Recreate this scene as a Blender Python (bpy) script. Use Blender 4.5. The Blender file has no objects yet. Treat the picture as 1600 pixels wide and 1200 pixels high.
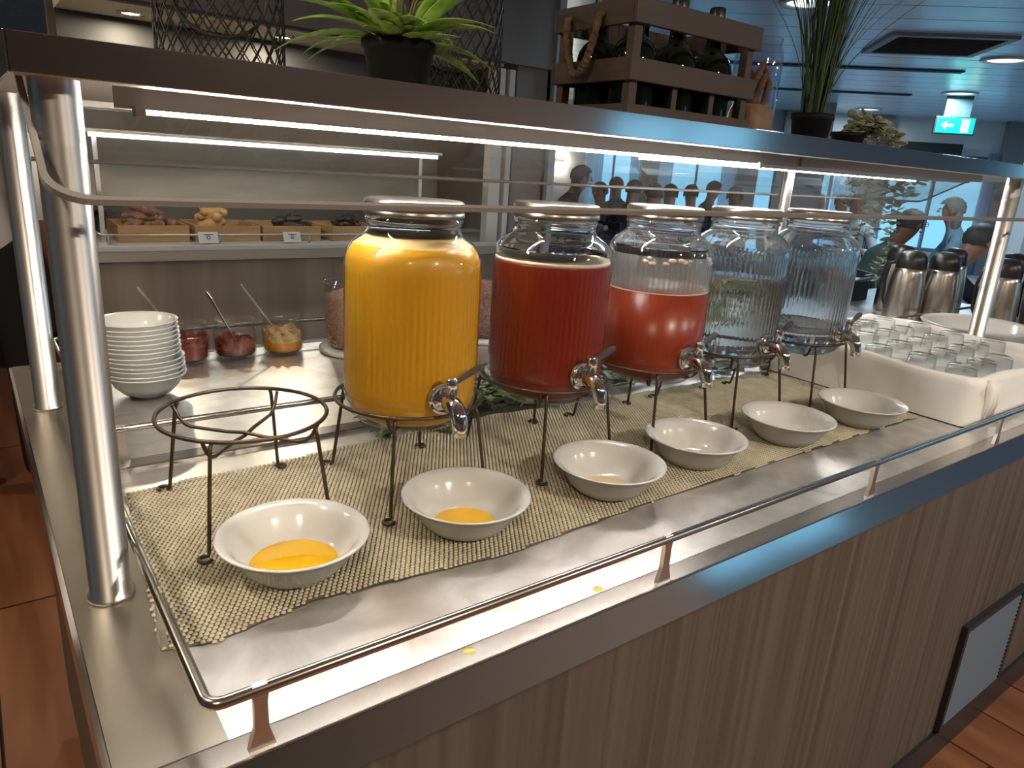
import bpy, bmesh, math, random
from mathutils import Vector, Matrix
random.seed(7)
pi = math.pi
S = bpy.context.scene
COL = S.collection
# ---------------------------------------------------------------- camera
CX, CY, CZ = -0.03911, -0.49267, 1.38
cam = bpy.data.objects.new('camera', bpy.data.cameras.new('camera'))
COL.objects.link(cam)
yaw, pitch, roll = 0.91808, 0.29622, 0.0666
fwd = Vector((math.cos(yaw)*math.cos(pitch), math.sin(yaw)*math.cos(pitch), -math.sin(pitch)))
rgt = Vector((math.sin(yaw), -math.cos(yaw), 0)); up = rgt.cross(fwd)
r2 = rgt*math.cos(roll) + up*math.sin(roll); u2 = up*math.cos(roll) - rgt*math.sin(roll)
cam.matrix_world = Matrix(((r2.x, u2.x, -fwd.x, CX), (r2.y, u2.y, -fwd.y, CY), (r2.z, u2.z, -fwd.z, CZ), (0, 0, 0, 1)))
cam.data.sensor_width = 36; cam.data.lens = 1126.06/1600*36; cam.data.clip_start = .02
S.camera = cam
# ---------------------------------------------------------------- exposure, world
S.view_settings.view_transform = 'Standard'; S.view_settings.look = 'None'
S.view_settings.exposure = 0.42; S.view_settings.gamma = 1.0
S.view_settings.use_curve_mapping = False
S.cycles.max_bounces = 16; S.cycles.transmission_bounces = 16; S.cycles.transparent_max_bounces = 24
S.cycles.glossy_bounces = 6; S.cycles.diffuse_bounces = 4
S.cycles.caustics_reflective = False; S.cycles.caustics_refractive = False
S.cycles.sample_clamp_indirect = 6
W = bpy.data.worlds.new('sea_sky'); S.world = W; W.use_nodes = True
wn = W.node_tree.nodes; wl = W.node_tree.links
bg = wn['Background']; bg.inputs['Strength'].default_value = 1.3
tc = wn.new('ShaderNodeTexCoord'); sx = wn.new('ShaderNodeSeparateXYZ'); rp = wn.new('ShaderNodeValToRGB')
wl.new(tc.outputs['Generated'], sx.inputs[0]); wl.new(sx.outputs['Z'], rp.inputs[0]); wl.new(rp.outputs[0], bg.inputs['Color'])
e = rp.color_ramp.elements
e[0].position = 0.0; e[0].color = (.19, .47, .66, 1); e[1].position = .012; e[1].color = (.25, .56, .76, 1)
x = rp.color_ramp.elements.new(.6); x.color = (.34, .66, .88, 1)

A43 = math.radians(43)
ROOM = dict(loc=(CX, CY, 0), rz=A43 - pi/2)          # room frame: local x = along the window wall, local y = towards it
def room(u, h, z=0):
    return (CX + h*math.cos(A43) + u*math.sin(A43), CY + h*math.sin(A43) - u*math.cos(A43), z)

def area(name, loc, size, power, color, rot=(0, 0, 0), sy=None, portal=False):
    l = bpy.data.lights.new(name, 'AREA'); l.energy = power; l.color = color; l.size = size
    if sy: l.shape = 'RECTANGLE'; l.size_y = sy
    o = bpy.data.objects.new(name, l); COL.objects.link(o); o.location = loc; o.rotation_euler = rot
    if portal: l.cycles.is_portal = True
    return o
# portals in the window openings (they only guide sampling of the sky)
ZW0, ZW1 = .58, 1.86
area('window_portal', room(1.6, 10.9, 1.28), 8.6, 1, (1, 1, 1), (pi/2, 0, A43 - pi/2 + pi), 1.12, True)
RWX = 6.0
area('window_portal', room(RWX+.02, 5.8, 1.35), 10.0, 1, (1, 1, 1), (pi/2, 0, A43 - pi/2 + pi/2), 1.3, True)

# ---------------------------------------------------------------- materials
def nmat(name):
    m = bpy.data.materials.new(name); m.use_nodes = True
    return m, m.node_tree.nodes, m.node_tree.links, m.node_tree.nodes['Principled BSDF']
def mat(name, col, rough=.5, metal=0., spec=None, trans=0., ior=None, coat=0., emit=None, es=0., sub=0.):
    m, n, l, b = nmat(name)
    b.inputs['Base Color'].default_value = (*col, 1); b.inputs['Roughness'].default_value = rough
    b.inputs['Metallic'].default_value = metal
    if spec is not None: b.inputs['Specular IOR Level'].default_value = spec
    if trans: b.inputs['Transmission Weight'].default_value = trans
    if ior: b.inputs['IOR'].default_value = ior
    if coat: b.inputs['Coat Weight'].default_value = coat; b.inputs['Coat Roughness'].default_value = .08
    if sub: b.inputs['Subsurface Weight'].default_value = sub; b.inputs['Subsurface Radius'].default_value = (.035, .014, .003)
    if emit: b.inputs['Emission Color'].default_value = (*emit, 1); b.inputs['Emission Strength'].default_value = es
    return m
def noisy(name, c1, c2, scale=(8, 8, 8), rough=(.4, .6), metal=0., detail=6, bump=0., bscale=None, spec=None, lo=.35, hi=.65, dist=0.):
    m, n, l, b = nmat(name)
    t = n.new('ShaderNodeTexCoord'); mp = n.new('ShaderNodeMapping'); mp.inputs['Scale'].default_value = scale
    nz = n.new('ShaderNodeTexNoise'); nz.inputs['Scale'].default_value = 1; nz.inputs['Detail'].default_value = detail
    nz.inputs['Distortion'].default_value = dist
    cr = n.new('ShaderNodeValToRGB'); cr.color_ramp.elements[0].color = (*c1, 1); cr.color_ramp.elements[1].color = (*c2, 1)
    cr.color_ramp.elements[0].position = lo; cr.color_ramp.elements[1].position = hi
    mr = n.new('ShaderNodeMapRange'); mr.inputs['To Min'].default_value = rough[0]; mr.inputs['To Max'].default_value = rough[1]
    mr.inputs['From Min'].default_value = lo; mr.inputs['From Max'].default_value = hi
    l.new(t.outputs['Object'], mp.inputs[0]); l.new(mp.outputs[0], nz.inputs[0]); l.new(nz.outputs[0], cr.inputs[0])
    l.new(cr.outputs[0], b.inputs['Base Color']); l.new(nz.outputs[0], mr.inputs[0]); l.new(mr.outputs[0], b.inputs['Roughness'])
    b.inputs['Metallic'].default_value = metal
    if spec is not None: b.inputs['Specular IOR Level'].default_value = spec
    if bump:
        bp = n.new('ShaderNodeBump'); bp.inputs['Strength'].default_value = bump; bp.inputs['Distance'].default_value = .004
        if bscale:
            m2 = n.new('ShaderNodeMapping'); m2.inputs['Scale'].default_value = bscale
            n2 = n.new('ShaderNodeTexNoise'); n2.inputs['Scale'].default_value = 1; n2.inputs['Detail'].default_value = 3
            l.new(t.outputs['Object'], m2.inputs[0]); l.new(m2.outputs[0], n2.inputs[0]); l.new(n2.outputs[0], bp.inputs['Height'])
        else: l.new(nz.outputs[0], bp.inputs['Height'])
        l.new(bp.outputs[0], b.inputs['Normal'])
    return m
def pane_mat(name, tint=(1, 1, 1), ior=1.5, boost=1.0, fog=0):
    # thin clear sheet: Schlick reflection over straight transmission
    m = bpy.data.materials.new(name); m.use_nodes = True; n = m.node_tree.nodes; l = m.node_tree.links; n.clear()
    o = n.new('ShaderNodeOutputMaterial'); mx = n.new('ShaderNodeMixShader'); f = n.new('ShaderNodeLayerWeight'); f.inputs['Blend'].default_value = .5
    tr = n.new('ShaderNodeBsdfTransparent'); tr.inputs[0].default_value = (*tint, 1)
    g = n.new('ShaderNodeBsdfGlossy'); g.inputs['Roughness'].default_value = .01
    pw = n.new('ShaderNodeMath'); pw.operation = 'POWER'; pw.inputs[1].default_value = 5
    mu = n.new('ShaderNodeMath'); mu.operation = 'MULTIPLY_ADD'; f0 = ((ior-1)/(ior+1))**2*boost; mu.inputs[1].default_value = 1-f0; mu.inputs[2].default_value = f0; mu.use_clamp = True
    l.new(f.outputs['Facing'], pw.inputs[0]); l.new(pw.outputs[0], mu.inputs[0]); l.new(mu.outputs[0], mx.inputs[0]); l.new(tr.outputs[0], mx.inputs[1]); l.new(g.outputs[0], mx.inputs[2])
    if fog:
        m2 = n.new('ShaderNodeMixShader'); m2.inputs[0].default_value = fog; df = n.new('ShaderNodeBsdfDiffuse'); df.inputs[0].default_value = (.8, .84, .88, 1)
        l.new(tr.outputs[0], m2.inputs[1]); l.new(df.outputs[0], m2.inputs[2]); l.new(m2.outputs[0], mx.inputs[1])
    l.new(mx.outputs[0], o.inputs[0]); return m
def sheer(name, col):
    m = bpy.data.materials.new(name); m.use_nodes = True; n = m.node_tree.nodes; l = m.node_tree.links; n.clear()
    o = n.new('ShaderNodeOutputMaterial'); a = n.new('ShaderNodeMixShader'); b = n.new('ShaderNodeMixShader'); a.inputs[0].default_value = .75; b.inputs[0].default_value = .35
    d = n.new('ShaderNodeBsdfDiffuse'); t = n.new('ShaderNodeBsdfTranslucent'); tr = n.new('ShaderNodeBsdfTransparent')
    d.inputs[0].default_value = (*col, 1); t.inputs[0].default_value = (*col, 1)
    l.new(d.outputs[0], a.inputs[1]); l.new(t.outputs[0], a.inputs[2]); l.new(a.outputs[0], b.inputs[1]); l.new(tr.outputs[0], b.inputs[2]); l.new(b.outputs[0], o.inputs[0]); return m
def liquid(name, col, dens, rough=.0, base=None, tr=1.):
    m, n, l, b = nmat(name)
    b.inputs['Base Color'].default_value = (*(base or (1, 1, 1)), 1); b.inputs['Transmission Weight'].default_value = tr
    b.inputs['Roughness'].default_value = rough; b.inputs['IOR'].default_value = 1.33
    v = n.new('ShaderNodeVolumeAbsorption'); v.inputs[0].default_value = (*col, 1); v.inputs[1].default_value = dens
    l.new(v.outputs[0], n['Material Output'].inputs['Volume']); return m

M = dict(
    steel=noisy('brushed_steel_worktop', (.72, .71, .69), (.92, .91, .89), (13, 13, 13), (.29, .35), .88, 12, .02, (160, 12, 60), lo=.34, hi=.66, dist=1.2),
    steel_strip=noisy('smooth_steel_edge', (.40, .38, .36), (.42, .40, .38), (3, 3, 3), (.18, .22), .92),
    steel_side=noisy('worn_steel', (.37, .345, .29), (.43, .40, .345), (6, 6, 6), (.29, .31), .95),
    fascia=mat('polished_steel_fascia', (.60, .60, .61), .12, 1.),
    post=mat('polished_steel_tube', (.58, .555, .53), .34, 1.),
    rail=mat('steel_rod', (.45, .43, .40), .22, 1.),
    under=mat('pale_shelf_underside', (.93, .88, .82), .48, .55),
    chrome=mat('chrome', (.75, .76, .78), .06, 1.),
    lever=mat('dark_grey_lever', (.09, .09, .10), .35, .5),
    bronze=mat('dark_bronze_wire', (.105, .075, .055), .38, .8),
    lid=mat('brushed_silver_lid', (.34, .32, .30), .30, 1.),
    led=mat('led_tube_light', (1, 1, 1), .4, emit=(1, .94, .85), es=132.),
    housing=mat('light_housing_steel', (.38, .35, .32), .4, .6),
    led_right=mat('right_led_tube_light', (1, 1, 1), .4, emit=(1, .95, .88), es=110.),
    led_rear=mat('rear_led_tube_light', (1, 1, 1), .4, emit=(1, .94, .86), es=20.),
    led_cool=mat('cool_led_tube_light', (1, 1, 1), .4, emit=(.80, .93, 1), es=9.),
    led_cap=mat('led_end_cap', (.55, .52, .48), .4, .3),
    guard=pane_mat('guard_glass', (.97, .975, .97), 1.5, 1.5),
    guard_edge=mat('frosted_glass_edge', (.26, .24, .225), .4),
    glass=mat('clear_glass', (.99, 1, .99), .0, 0, trans=1., ior=1.47),
    jarglass=pane_mat('jam_jar_glass', (.985, .99, .985), 1.5, 1.5),
    thin_fog=pane_mat('misted_thin_glass', (.93, .95, .97), 1.5, 1.6, fog=.30), tea_d=mat('dark_red_tea_body', (.23, .022, .010), .3, sub=.35), tea2_d=mat('red_tea_body', (.33, .045, .016), .3, sub=.35),
    foggy=mat('misted_glass', (.86, .90, .93), .02, 0, trans=.93, ior=1.47),
    thin=pane_mat('thin_clear_glass', (.975, .985, .98), 1.5, 1.3),
    plastic=pane_mat('clear_plastic', (.93, .93, .97), 1.45, 1.8),
    china=mat('white_porcelain', (.64, .645, .615), .16, coat=.3),
    oj=mat('orange_juice', (.68, .345, .012), .4, sub=.5),
    oj_foam=mat('orange_juice_foam', (.86, .62, .28), .6),
    oj_pool=mat('orange_juice_pool', (.86, .50, .015), .08),
    pale_pool=mat('pale_drink_pool', (.72, .55, .30), .08),
    tea=liquid('dark_red_tea', (.80, .30, .12), 8., 0, (.72, .085, .04), .5),
    tea2=liquid('red_tea', (.83, .35, .14), 6., 0, (.85, .14, .055), .5),
    water=liquid('pale_lemon_water', (.95, .93, .72), 1.6),
    water2=liquid('clear_water', (.96, .97, .95), .6),
    foam=mat('pale_foam', (.78, .66, .52), .6),
    mat_bead=noisy('beige_foam_mat', (.47, .43, .31), (.57, .525, .39), (40, 40, 40), (.55, .7), 0, 3),
    net_shade=mat('mat_netting_gap_shade', (.17, .135, .08), .8),  # shade in the gaps between beads, put into a darker sheet colour
    lam=noisy('grey_brown_wood_laminate', (.052, .043, .034), (.138, .116, .096), (55, 55, .8), (.42, .55), 0, 9, .05, lo=.22, hi=.80, dist=.5),
    lam_back=noisy('pale_grey_wood_laminate', (.25, .21, .165), (.35, .30, .245), (9, 9, .5), (.45, .6), 0, 6, lo=.35, hi=.65, dist=.3),
    lam_wall=noisy('grey_wood_wall_panel', (.155, .145, .14), (.215, .20, .19), (5, 5, .3), (.5, .65), 0, 5),
    dark=mat('dark_cabinet', (.03, .028, .026), .6),
    black=mat('black_plastic', (.014, .014, .016), .35),
    kick=mat('dark_toe_kick', (.03, .032, .04), .35, .4),
    vent=mat('grey_blue_vent', (.16, .18, .20), .4, .5),
    floor=noisy('red_brown_floor_plank', (.16, .060, .026), (.25, .10, .045), (12, 1.2, 4), (.35, .5), 0, 6, dist=.4),
    floor_dark=mat('dark_floor_joint', (.02, .012, .01), .7),
    ceil=mat('ceiling_panel', (.66, .82, .96), .28, .25),  # blue cast of the daylight is put into the panel colour
    ceil_dark=mat('ceiling_gap', (.05, .06, .07), .8),
    wall=mat('pale_wall_paint', (.70, .70, .70), .6),
    wall_dark=mat('brown_wall', (.58, .52, .47), .6),
    col=mat('grey_brown_column', (.30, .27, .25), .6),
    curtain=sheer('pale_curtain', (.80, .85, .95)),
    frame=mat('grey_window_frame', (.22, .25, .28), .5),
    winglass=pane_mat('window_glass', (.95, .98, 1), 1.5, .6),
    white=mat('white_counter_top', (.66, .66, .65), .35),
    beige=mat('beige_soffit', (.80, .74, .58), .5),
    spot=mat('lit_downlight', (1, 1, 1), .5, emit=(1, .88, .62), es=16.),
    spotblue=mat('daylight_downlight', (1, 1, 1), .5, emit=(.75, .9, 1), es=1.6),
    sconce=mat('lit_sconce', (1, 1, 1), .5, emit=(1, .93, .75), es=14.),
    crate=noisy('stained_crate_wood', (.030, .0165, .0115), (.058, .034, .023), (10, 10, 40), (.5, .65), 0, 6, .08),
    traywood=noisy('oak_tray_wood', (.36, .20, .075), (.50, .30, .13), (3, 30, 30), (.4, .5), 0, 5),
    rope=noisy('jute_rope', (.075, .042, .02), (.14, .08, .04), (80, 80, 80), (.8, .9), 0, 3),
    bottle=mat('dark_green_bottle_glass', (.02, .045, .02), .03, trans=.85, ior=1.45),
    cork=mat('black_bottle_cap', (.01, .01, .012), .3),
    pot=mat('black_plant_pot', (.006, .006, .008), .6, spec=.2),
    soil=mat('dark_soil', (.03, .02, .015), .9),
    leaf=noisy('bright_green_leaf', (.16, .32, .04), (.38, .56, .12), (60, 60, 60), (.4, .5), 0, 2),
    grass=noisy('dark_green_grass', (.015, .045, .015), (.05, .10, .03), (30, 30, 6), (.4, .6), 0, 2),
    ivy=noisy('variegated_ivy_leaf', (.04, .10, .025), (.26, .34, .17), (90, 90, 90), (.45, .6), 0, 2),
    euc=noisy('sage_eucalyptus_leaf', (.34, .38, .26), (.50, .52, .38), (60, 60, 60), (.55, .7), 0, 2),
    stem=mat('plant_stem', (.16, .15, .07), .7),
    wire=mat('black_wire', (.02, .017, .015), .45, .5),
    jam_red=mat('dark_red_jam', (.22, .02, .015), .15, coat=.4),
    jam_dark=mat('dark_berry_jam', (.13, .018, .012), .15, coat=.4),
    jam_orange=mat('orange_marmalade', (.75, .27, .02), .12, coat=.4),
    smear=noisy('jam_smear', (.14, .015, .008), (.34, .10, .06), (60, 60, 60), (.2, .4), 0, 4, .3),
    smear2=noisy('marmalade_smear', (.60, .34, .06), (.72, .62, .40), (60, 60, 60), (.2, .4), 0, 4, .3),
    cereal=noisy('puffed_rice_cereal', (.44, .24, .14), (.72, .46, .28), (200, 200, 200), (.7, .9), 0, 3, .5),
    cereal2=noisy('brown_cereal', (.18, .085, .05), (.46, .24, .16), (160, 160, 160), (.7, .9), 0, 3, .5),
    linen=noisy('white_table_linen', (.90, .885, .85), (.94, .93, .90), (6, 6, 6), (.75, .85), 0, 3, .25, (14, 14, 22)),
    airpot=mat('brushed_airpot_steel', (.50, .46, .42), .27, 1.),
    green_sign=mat('green_exit_sign', (.0, .3, .2), .4, emit=(.0, .42, .27), es=.75),
    white_sign=mat('white_exit_symbol', (1, 1, 1), .4, emit=(.8, 1, .95), es=1.1),
    card=mat('white_card', (.72, .74, .74), .5), ink=mat('printed_ink', (.06, .06, .07), .6),
    pastry=noisy('sugared_sausage_roll', (.19, .085, .045), (.38, .21, .14), (40, 40, 40), (.6, .8), 0, 3, .3),
    croissant=noisy('golden_croissant', (.55, .30, .10), (.74, .48, .20), (30, 30, 30), (.5, .6), 0, 3, .2),
    choc=mat('dark_chocolate_pastry', (.05, .03, .025), .3),
    skin=mat('skin', (.42, .22, .15), .5), skin_dark=mat('tanned_skin', (.22, .095, .05), .5),
    wood_bits=noisy('driftwood', (.12, .055, .03), (.22, .11, .06), (20, 20, 60), (.7, .8), 0, 3),
    shells=noisy('dried_orange_slices', (.24, .12, .035), (.38, .21, .07), (50, 50, 50), (.6, .7), 0, 3),
    drop=mat('juice_drop', (.62, .50, .10), .08, coat=.5),
    tabletop=mat('dark_table_top', (.10, .08, .07), .4), chairm=mat('dark_chair_frame', (.04, .04, .05), .5),
)
# ---------------------------------------------------------------- mesh helpers
class MB:
    def __init__(s): s.v = []; s.f = []; s.sm = []
    def add(s, vs, fs, smooth=False):
        b = len(s.v); s.v += [tuple(p) for p in vs]; s.f += [tuple(i + b for i in f) for f in fs]; s.sm += [smooth]*len(fs); return s
    def box(s, x0, x1, y0, y1, z0, z1, bev=0.):
        if bev <= 0:
            vs = [(x, y, z) for z in (z0, z1) for y in (y0, y1) for x in (x0, x1)]
            return s.add(vs, [(0, 2, 3, 1), (4, 5, 7, 6), (0, 1, 5, 4), (2, 6, 7, 3), (0, 4, 6, 2), (1, 3, 7, 5)])
        bm = bmesh.new(); bmesh.ops.create_cube(bm, size=1)
        for v in bm.verts: v.co = Vector(((x0+x1)/2 + v.co.x*(x1-x0), (y0+y1)/2 + v.co.y*(y1-y0), (z0+z1)/2 + v.co.z*(z1-z0)))
        bmesh.ops.bevel(bm, geom=bm.edges[:], offset=bev, segments=2, affect='EDGES', profile=.6)
        bm.verts.index_update()
        s.add([v.co[:] for v in bm.verts], [[v.index for v in f.verts] for f in bm.faces]); bm.free(); return s
    def obox(s, c, ax, ay, az, hx, hy, hz):
        c = Vector(c); ax = Vector(ax).normalized(); ay = Vector(ay).normalized(); az = Vector(az).normalized()
        vs = [c + ax*hx*i + ay*hy*j + az*hz*k for k in (-1, 1) for j in (-1, 1) for i in (-1, 1)]
        return s.add(vs, [(0, 2, 3, 1), (4, 5, 7, 6), (0, 1, 5, 4), (2, 6, 7, 3), (0, 4, 6, 2), (1, 3, 7, 5)])
    def lathe(s, prof, n=32, c=(0, 0, 0), rf=None, smooth=True, sx=1, sy=1):
        vs = []; idx = []
        for (r, z) in prof:
            if r < 1e-6: idx.append([len(vs)]*n); vs.append((c[0], c[1], c[2]+z)); continue
            row = []
            for i in range(n):
                t = 2*pi*i/n; rr = r if rf is None else rf(r, z, t)
                row.append(len(vs)); vs.append((c[0]+rr*math.cos(t)*sx, c[1]+rr*math.sin(t)*sy, c[2]+z))
            idx.append(row)
        fs = []
        for a, b in zip(idx, idx[1:]):
            for i in range(n):
                j = (i+1) % n; q = [a[i], a[j], b[j], b[i]]; u = []
                for k in q:
                    if k not in u: u.append(k)
                if len(u) > 2: fs.append(u)
        return s.add(vs, fs, smooth)
    def tube(s, pts, r, n=8, closed=False, cap=True, smooth=True):
        P = [Vector(p) for p in pts]; N = len(P); rs = r if isinstance(r, (list, tuple)) else [r]*N
        vs = []; prev = None
        for i in range(N):
            if closed: d = P[(i+1) % N] - P[i-1]
            else: d = P[min(i+1, N-1)] - P[max(i-1, 0)]
            if d.length < 1e-9: d = Vector((0, 0, 1))
            d.normalize()
            if prev is None:
                a = d.cross(Vector((0, 0, 1)))
                if a.length < .1: a = d.cross(Vector((1, 0, 0)))
                a.normalize()
            else:
                a = prev - d*prev.dot(d); a.normalize()
            prev = a; b = d.cross(a)
            for k in range(n):
                t = 2*pi*k/n; vs.append(P[i] + (a*math.cos(t) + b*math.sin(t))*rs[i])
        fs = []
        for i in range(N if closed else N-1):
            j = (i+1) % N
            for k in range(n): fs.append((i*n+k, i*n+(k+1) % n, j*n+(k+1) % n, j*n+k))
        if cap and not closed: fs += [tuple(range(n))[::-1], tuple(range((N-1)*n, N*n))]
        return s.add(vs, fs, smooth)
    def ell(s, c, r, n=12, m=8, rot=None):
        vs = []; c = Vector(c)
        for j in range(m+1):
            ph = pi*j/m
            for i in range(n):
                t = 2*pi*i/n; p = Vector((r[0]*math.sin(ph)*math.cos(t), r[1]*math.sin(ph)*math.sin(t), r[2]*math.cos(ph)))
                if rot: p = rot @ p
                vs.append(c + p)
        fs = [(j*n+i, (j+1)*n+i, (j+1)*n+(i+1) % n, j*n+(i+1) % n) for j in range(m) for i in range(n)]
        return s.add(vs, fs, True)
    def mesh(s, name, m):
        me = bpy.data.meshes.new(name); me.from_pydata(s.v, [], s.f); me.materials.append(m)
        me.polygons.foreach_set('use_smooth', s.sm); me.update(); return me
    def build(s, name, m, parent=None, loc=(0, 0, 0), rz=0., rot=None):
        o = bpy.data.objects.new(name, s.mesh(name, m)); COL.objects.link(o)
        o.location = loc; o.rotation_euler = rot if rot else (0, 0, rz)
        if parent: o.parent = parent
        return o
def link(name, me, parent=None, loc=(0, 0, 0), rot=(0, 0, 0), sc=(1, 1, 1)):
    o = bpy.data.objects.new(name, me); COL.objects.link(o); o.location = loc; o.rotation_euler = rot; o.scale = sc
    if parent: o.parent = parent
    return o
def tag(o, label, cat, group=None, kind=None):
    o['label'] = label; o['category'] = cat
    if group: o['group'] = group
    if kind: o['kind'] = kind
    return o
def thing(name, label, cat, loc=(0, 0, 0), rz=0., group=None):
    o = bpy.data.objects.new(name, None); COL.objects.link(o); o.location = loc; o.rotation_euler = (0, 0, rz)
    return tag(o, label, cat, group)
def struct(o): o['kind'] = 'structure'; return o
def dup(root, loc, rz, label=None):
    r = root.copy(); COL.objects.link(r); r.location = loc; r.rotation_euler = (0, 0, rz)
    if label: r['label'] = label
    for ch in list(root.children):
        c = ch.copy(); COL.objects.link(c); c.parent = r
        for g in list(ch.children):
            d = g.copy(); COL.objects.link(d); d.parent = c
    return r
def arc(c, r, t0, t1, n, z=None):
    return [(c[0]+r*math.cos(t0+(t1-t0)*i/n), c[1]+r*math.sin(t0+(t1-t0)*i/n), c[2]) for i in range(n+1)]

# ================================================================ SETTING
ZC = 2.3
# floor: slab, planks running along y near the counter
fl = struct(MB().box(-7, 16, -11, 14, -.06, -.012).build('floor', M['floor_dark']))
pl = [MB().box(0, .192, 0, 1.39, -.012, 0).mesh('plank', M['floor']) for _ in range(1)]
for i in range(28):
    for j in range(5):
        link('plank', pl[0], fl, (-1.52 + i*.2, -1.4 + j*1.4 - (i*.53) % 1.4 + .0, 0))
struct(fl)
# distant floor; unseen pale hall part added to bounce light up to the ceiling
fd = struct(MB().box(1.5, 14, 5.6, 14, -.012, -.004).box(4.1, 16, -1, 5.6, -.012, -.004).build('floor', mat('pale_hall_bounce_floor', (.50, .54, .58), .9))); fd.name = 'floor'
struct(MB().box(-7, 1.5, 5.6, 14, -.012, -.004).box(4.1, 16, -11, -1, -.012, -.004).box(-7, 4.1, -11, -1.42, -.012, -.004).box(-7, -1.53, -1.42, 5.6, -.012, -.004).build('floor', M['floor']))
# ceiling in room frame
cl = struct(MB().box(-8, 7, -6, 11.6, ZC+.012, ZC+.08).build('ceiling', M['ceil_dark'], **ROOM))
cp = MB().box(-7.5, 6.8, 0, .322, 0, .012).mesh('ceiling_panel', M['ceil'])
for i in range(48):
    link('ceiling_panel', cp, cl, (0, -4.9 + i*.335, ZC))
# far window wall with openings
def wallbox(name, m, *b, par=None):
    o = MB()
    for q in b: o.box(*q)
    return o.build(name, m, par, **({} if par else ROOM))
HW = 10.9
wf = struct(wallbox('wall_front', M['wall'],
    (-8, 7, HW, HW+.15, 0, ZW0), (-8, 7, HW, HW+.15, ZW1, ZC), (-8, -.95, HW, HW+.15, ZW0, ZW1), (5.7, 7, HW, HW+.15, ZW0, ZW1)))
wins = [(-.95, -.17), (.05, 1.1), (1.36, 1.6), (2.0, 2.66), (2.92, 4.25), (4.6, 5.7)]
prev = -.95
piers = [(-.17, .05), (1.1, 1.36), (1.6, 2.0), (2.66, 2.92), (4.25, 4.6)]
k = 1
for (a, b) in piers:
    t = struct(wallbox('trim_%d' % k, M['col'], (a*1.035, b*1.035, HW-.12, HW+.15, 0, ZC))); k += 1
for i, (a, b) in enumerate(wins):
    a *= 1.035; b *= 1.035
    w = struct(bpy.data.objects.new('window_%d' % (i+1), None)); COL.objects.link(w); w.location = ROOM['loc']; w.rotation_euler = (0, 0, ROOM['rz'])
    fr = MB().box(a, b, HW+.04, HW+.1, ZW0, ZW0+.05).box(a, b, HW+.04, HW+.1, ZW1-.05, ZW1)
    n = 2 if b-a > .6 else 1
    for q in range(n+1): xx = a+(b-a)*q/n; fr.box(xx-.016, xx+.016, HW+.03, HW+.1, ZW0, ZW1)
    fr.build('window_frame', M['frame'], w)
    for q in range(n): MB().box(a+(b-a)*q/n+.02, a+(b-a)*(q+1)/n-.02, HW+.06, HW+.068, ZW0+.05, ZW1-.05).build('pane', M['winglass'], w)
# curtains (pleated)
def curtain(u0, u1, label):
    n = 40; v = []; h = HW-.10
    for i in range(n+1):
        u = u0+(u1-u0)*i/n; d = .025*math.sin(i*1.7)
        v += [(u, h+d, .3), (u, h+d, 1.9), (u, h+d+.012, .3), (u, h+d+.012, 1.9)]
    f = []
    for i in range(n):
        a = i*4; b = a+4; f += [(a, b, b+1, a+1), (a+2, a+3, b+3, b+2), (a+1, b+1, b+3, a+3), (a, a+2, b+2, b)]
    tag(MB().add(v, f, True).build('curtain', M['curtain'], **ROOM), label, 'curtain')
curtain(-.98, -.72, 'pale pleated curtain at the left end of the far windows beside the wall sconce')
curtain(-.34, -.17, 'narrow pale curtain left of the first window pier')
curtain(.06, .26, 'pale curtain right of the first window pier')
curtain(.92, 1.12, 'pale curtain left of the second window pier')
curtain(2.42, 2.74, 'pale curtain left of the pier behind the hanging eucalyptus')
curtain(3.03, 3.10, 'pale curtain right of the pier behind the hanging eucalyptus')
curtain(4.25, 4.4, 'pale curtain at the right end of the far windows')
# right window wall
wr = struct(wallbox('wall_right', M['wall_dark'], (RWX, RWX+.15, -6, 1.05, 0, ZC)))
struct(wallbox('wall_right', mat('blue_grey_wall', (.22, .31, .42), .5), (RWX, RWX+.15, 1.05, 11.6, 0, .75), (RWX, RWX+.15, 1.05, 11.6, 1.95, ZC), (RWX, RWX+.15, 2.45, 4.7, .75, 1.95), (RWX, RWX+.15, 8.6, 8.8, .75, 1.95)))
for i, (a, b) in enumerate([(1.05, 2.45), (4.7, 8.6), (8.8, 10.8)]):
    w = struct(bpy.data.objects.new('window_%d' % (i+7), None)); COL.objects.link(w); w.location = ROOM['loc']; w.rotation_euler = (0, 0, ROOM['rz'])
    m_ = (a+b)/2
    MB().box(RWX+.04, RWX+.1, a, a+.05, .75, 1.95).box(RWX+.04, RWX+.1, b-.05, b, .75, 1.95).box(RWX+.04, RWX+.1, m_-.025, m_+.025, .75, 1.95).box(RWX+.04, RWX+.1, a, b, .75, .8).box(RWX+.04, RWX+.1, a, b, 1.9, 1.95).build('window_frame', M['frame'], w)
    for q in (a, m_): MB().box(RWX+.06, RWX+.068, q+.03, q+(b-a)/2-.03, .8, 1.9).build('pane', M['winglass'], w)
struct(wallbox('wall_left', M['wall_dark'], (-7.6, -7.45, -6, 11.6, 0, ZC)))
struct(wallbox('wall_back', M['wall_dark'], (-7.6, 7, -5.4, -5.25, 0, ZC)))
# pier seen above the shelf, behind the grass
struct(wallbox('trim_6', M['col'], (1.70, 2.02, 9.6, 10.0, 0, ZC)))
# pale column at the right edge
struct(wallbox('trim_7', M['wall'], (3.72, 4.35, 8.2, 8.6, 0, ZC)))
struct(wallbox('trim_8', M['dark'], (1.9, 3.9, HW-.14, HW-.1, 1.86, 1.99)))
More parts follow.
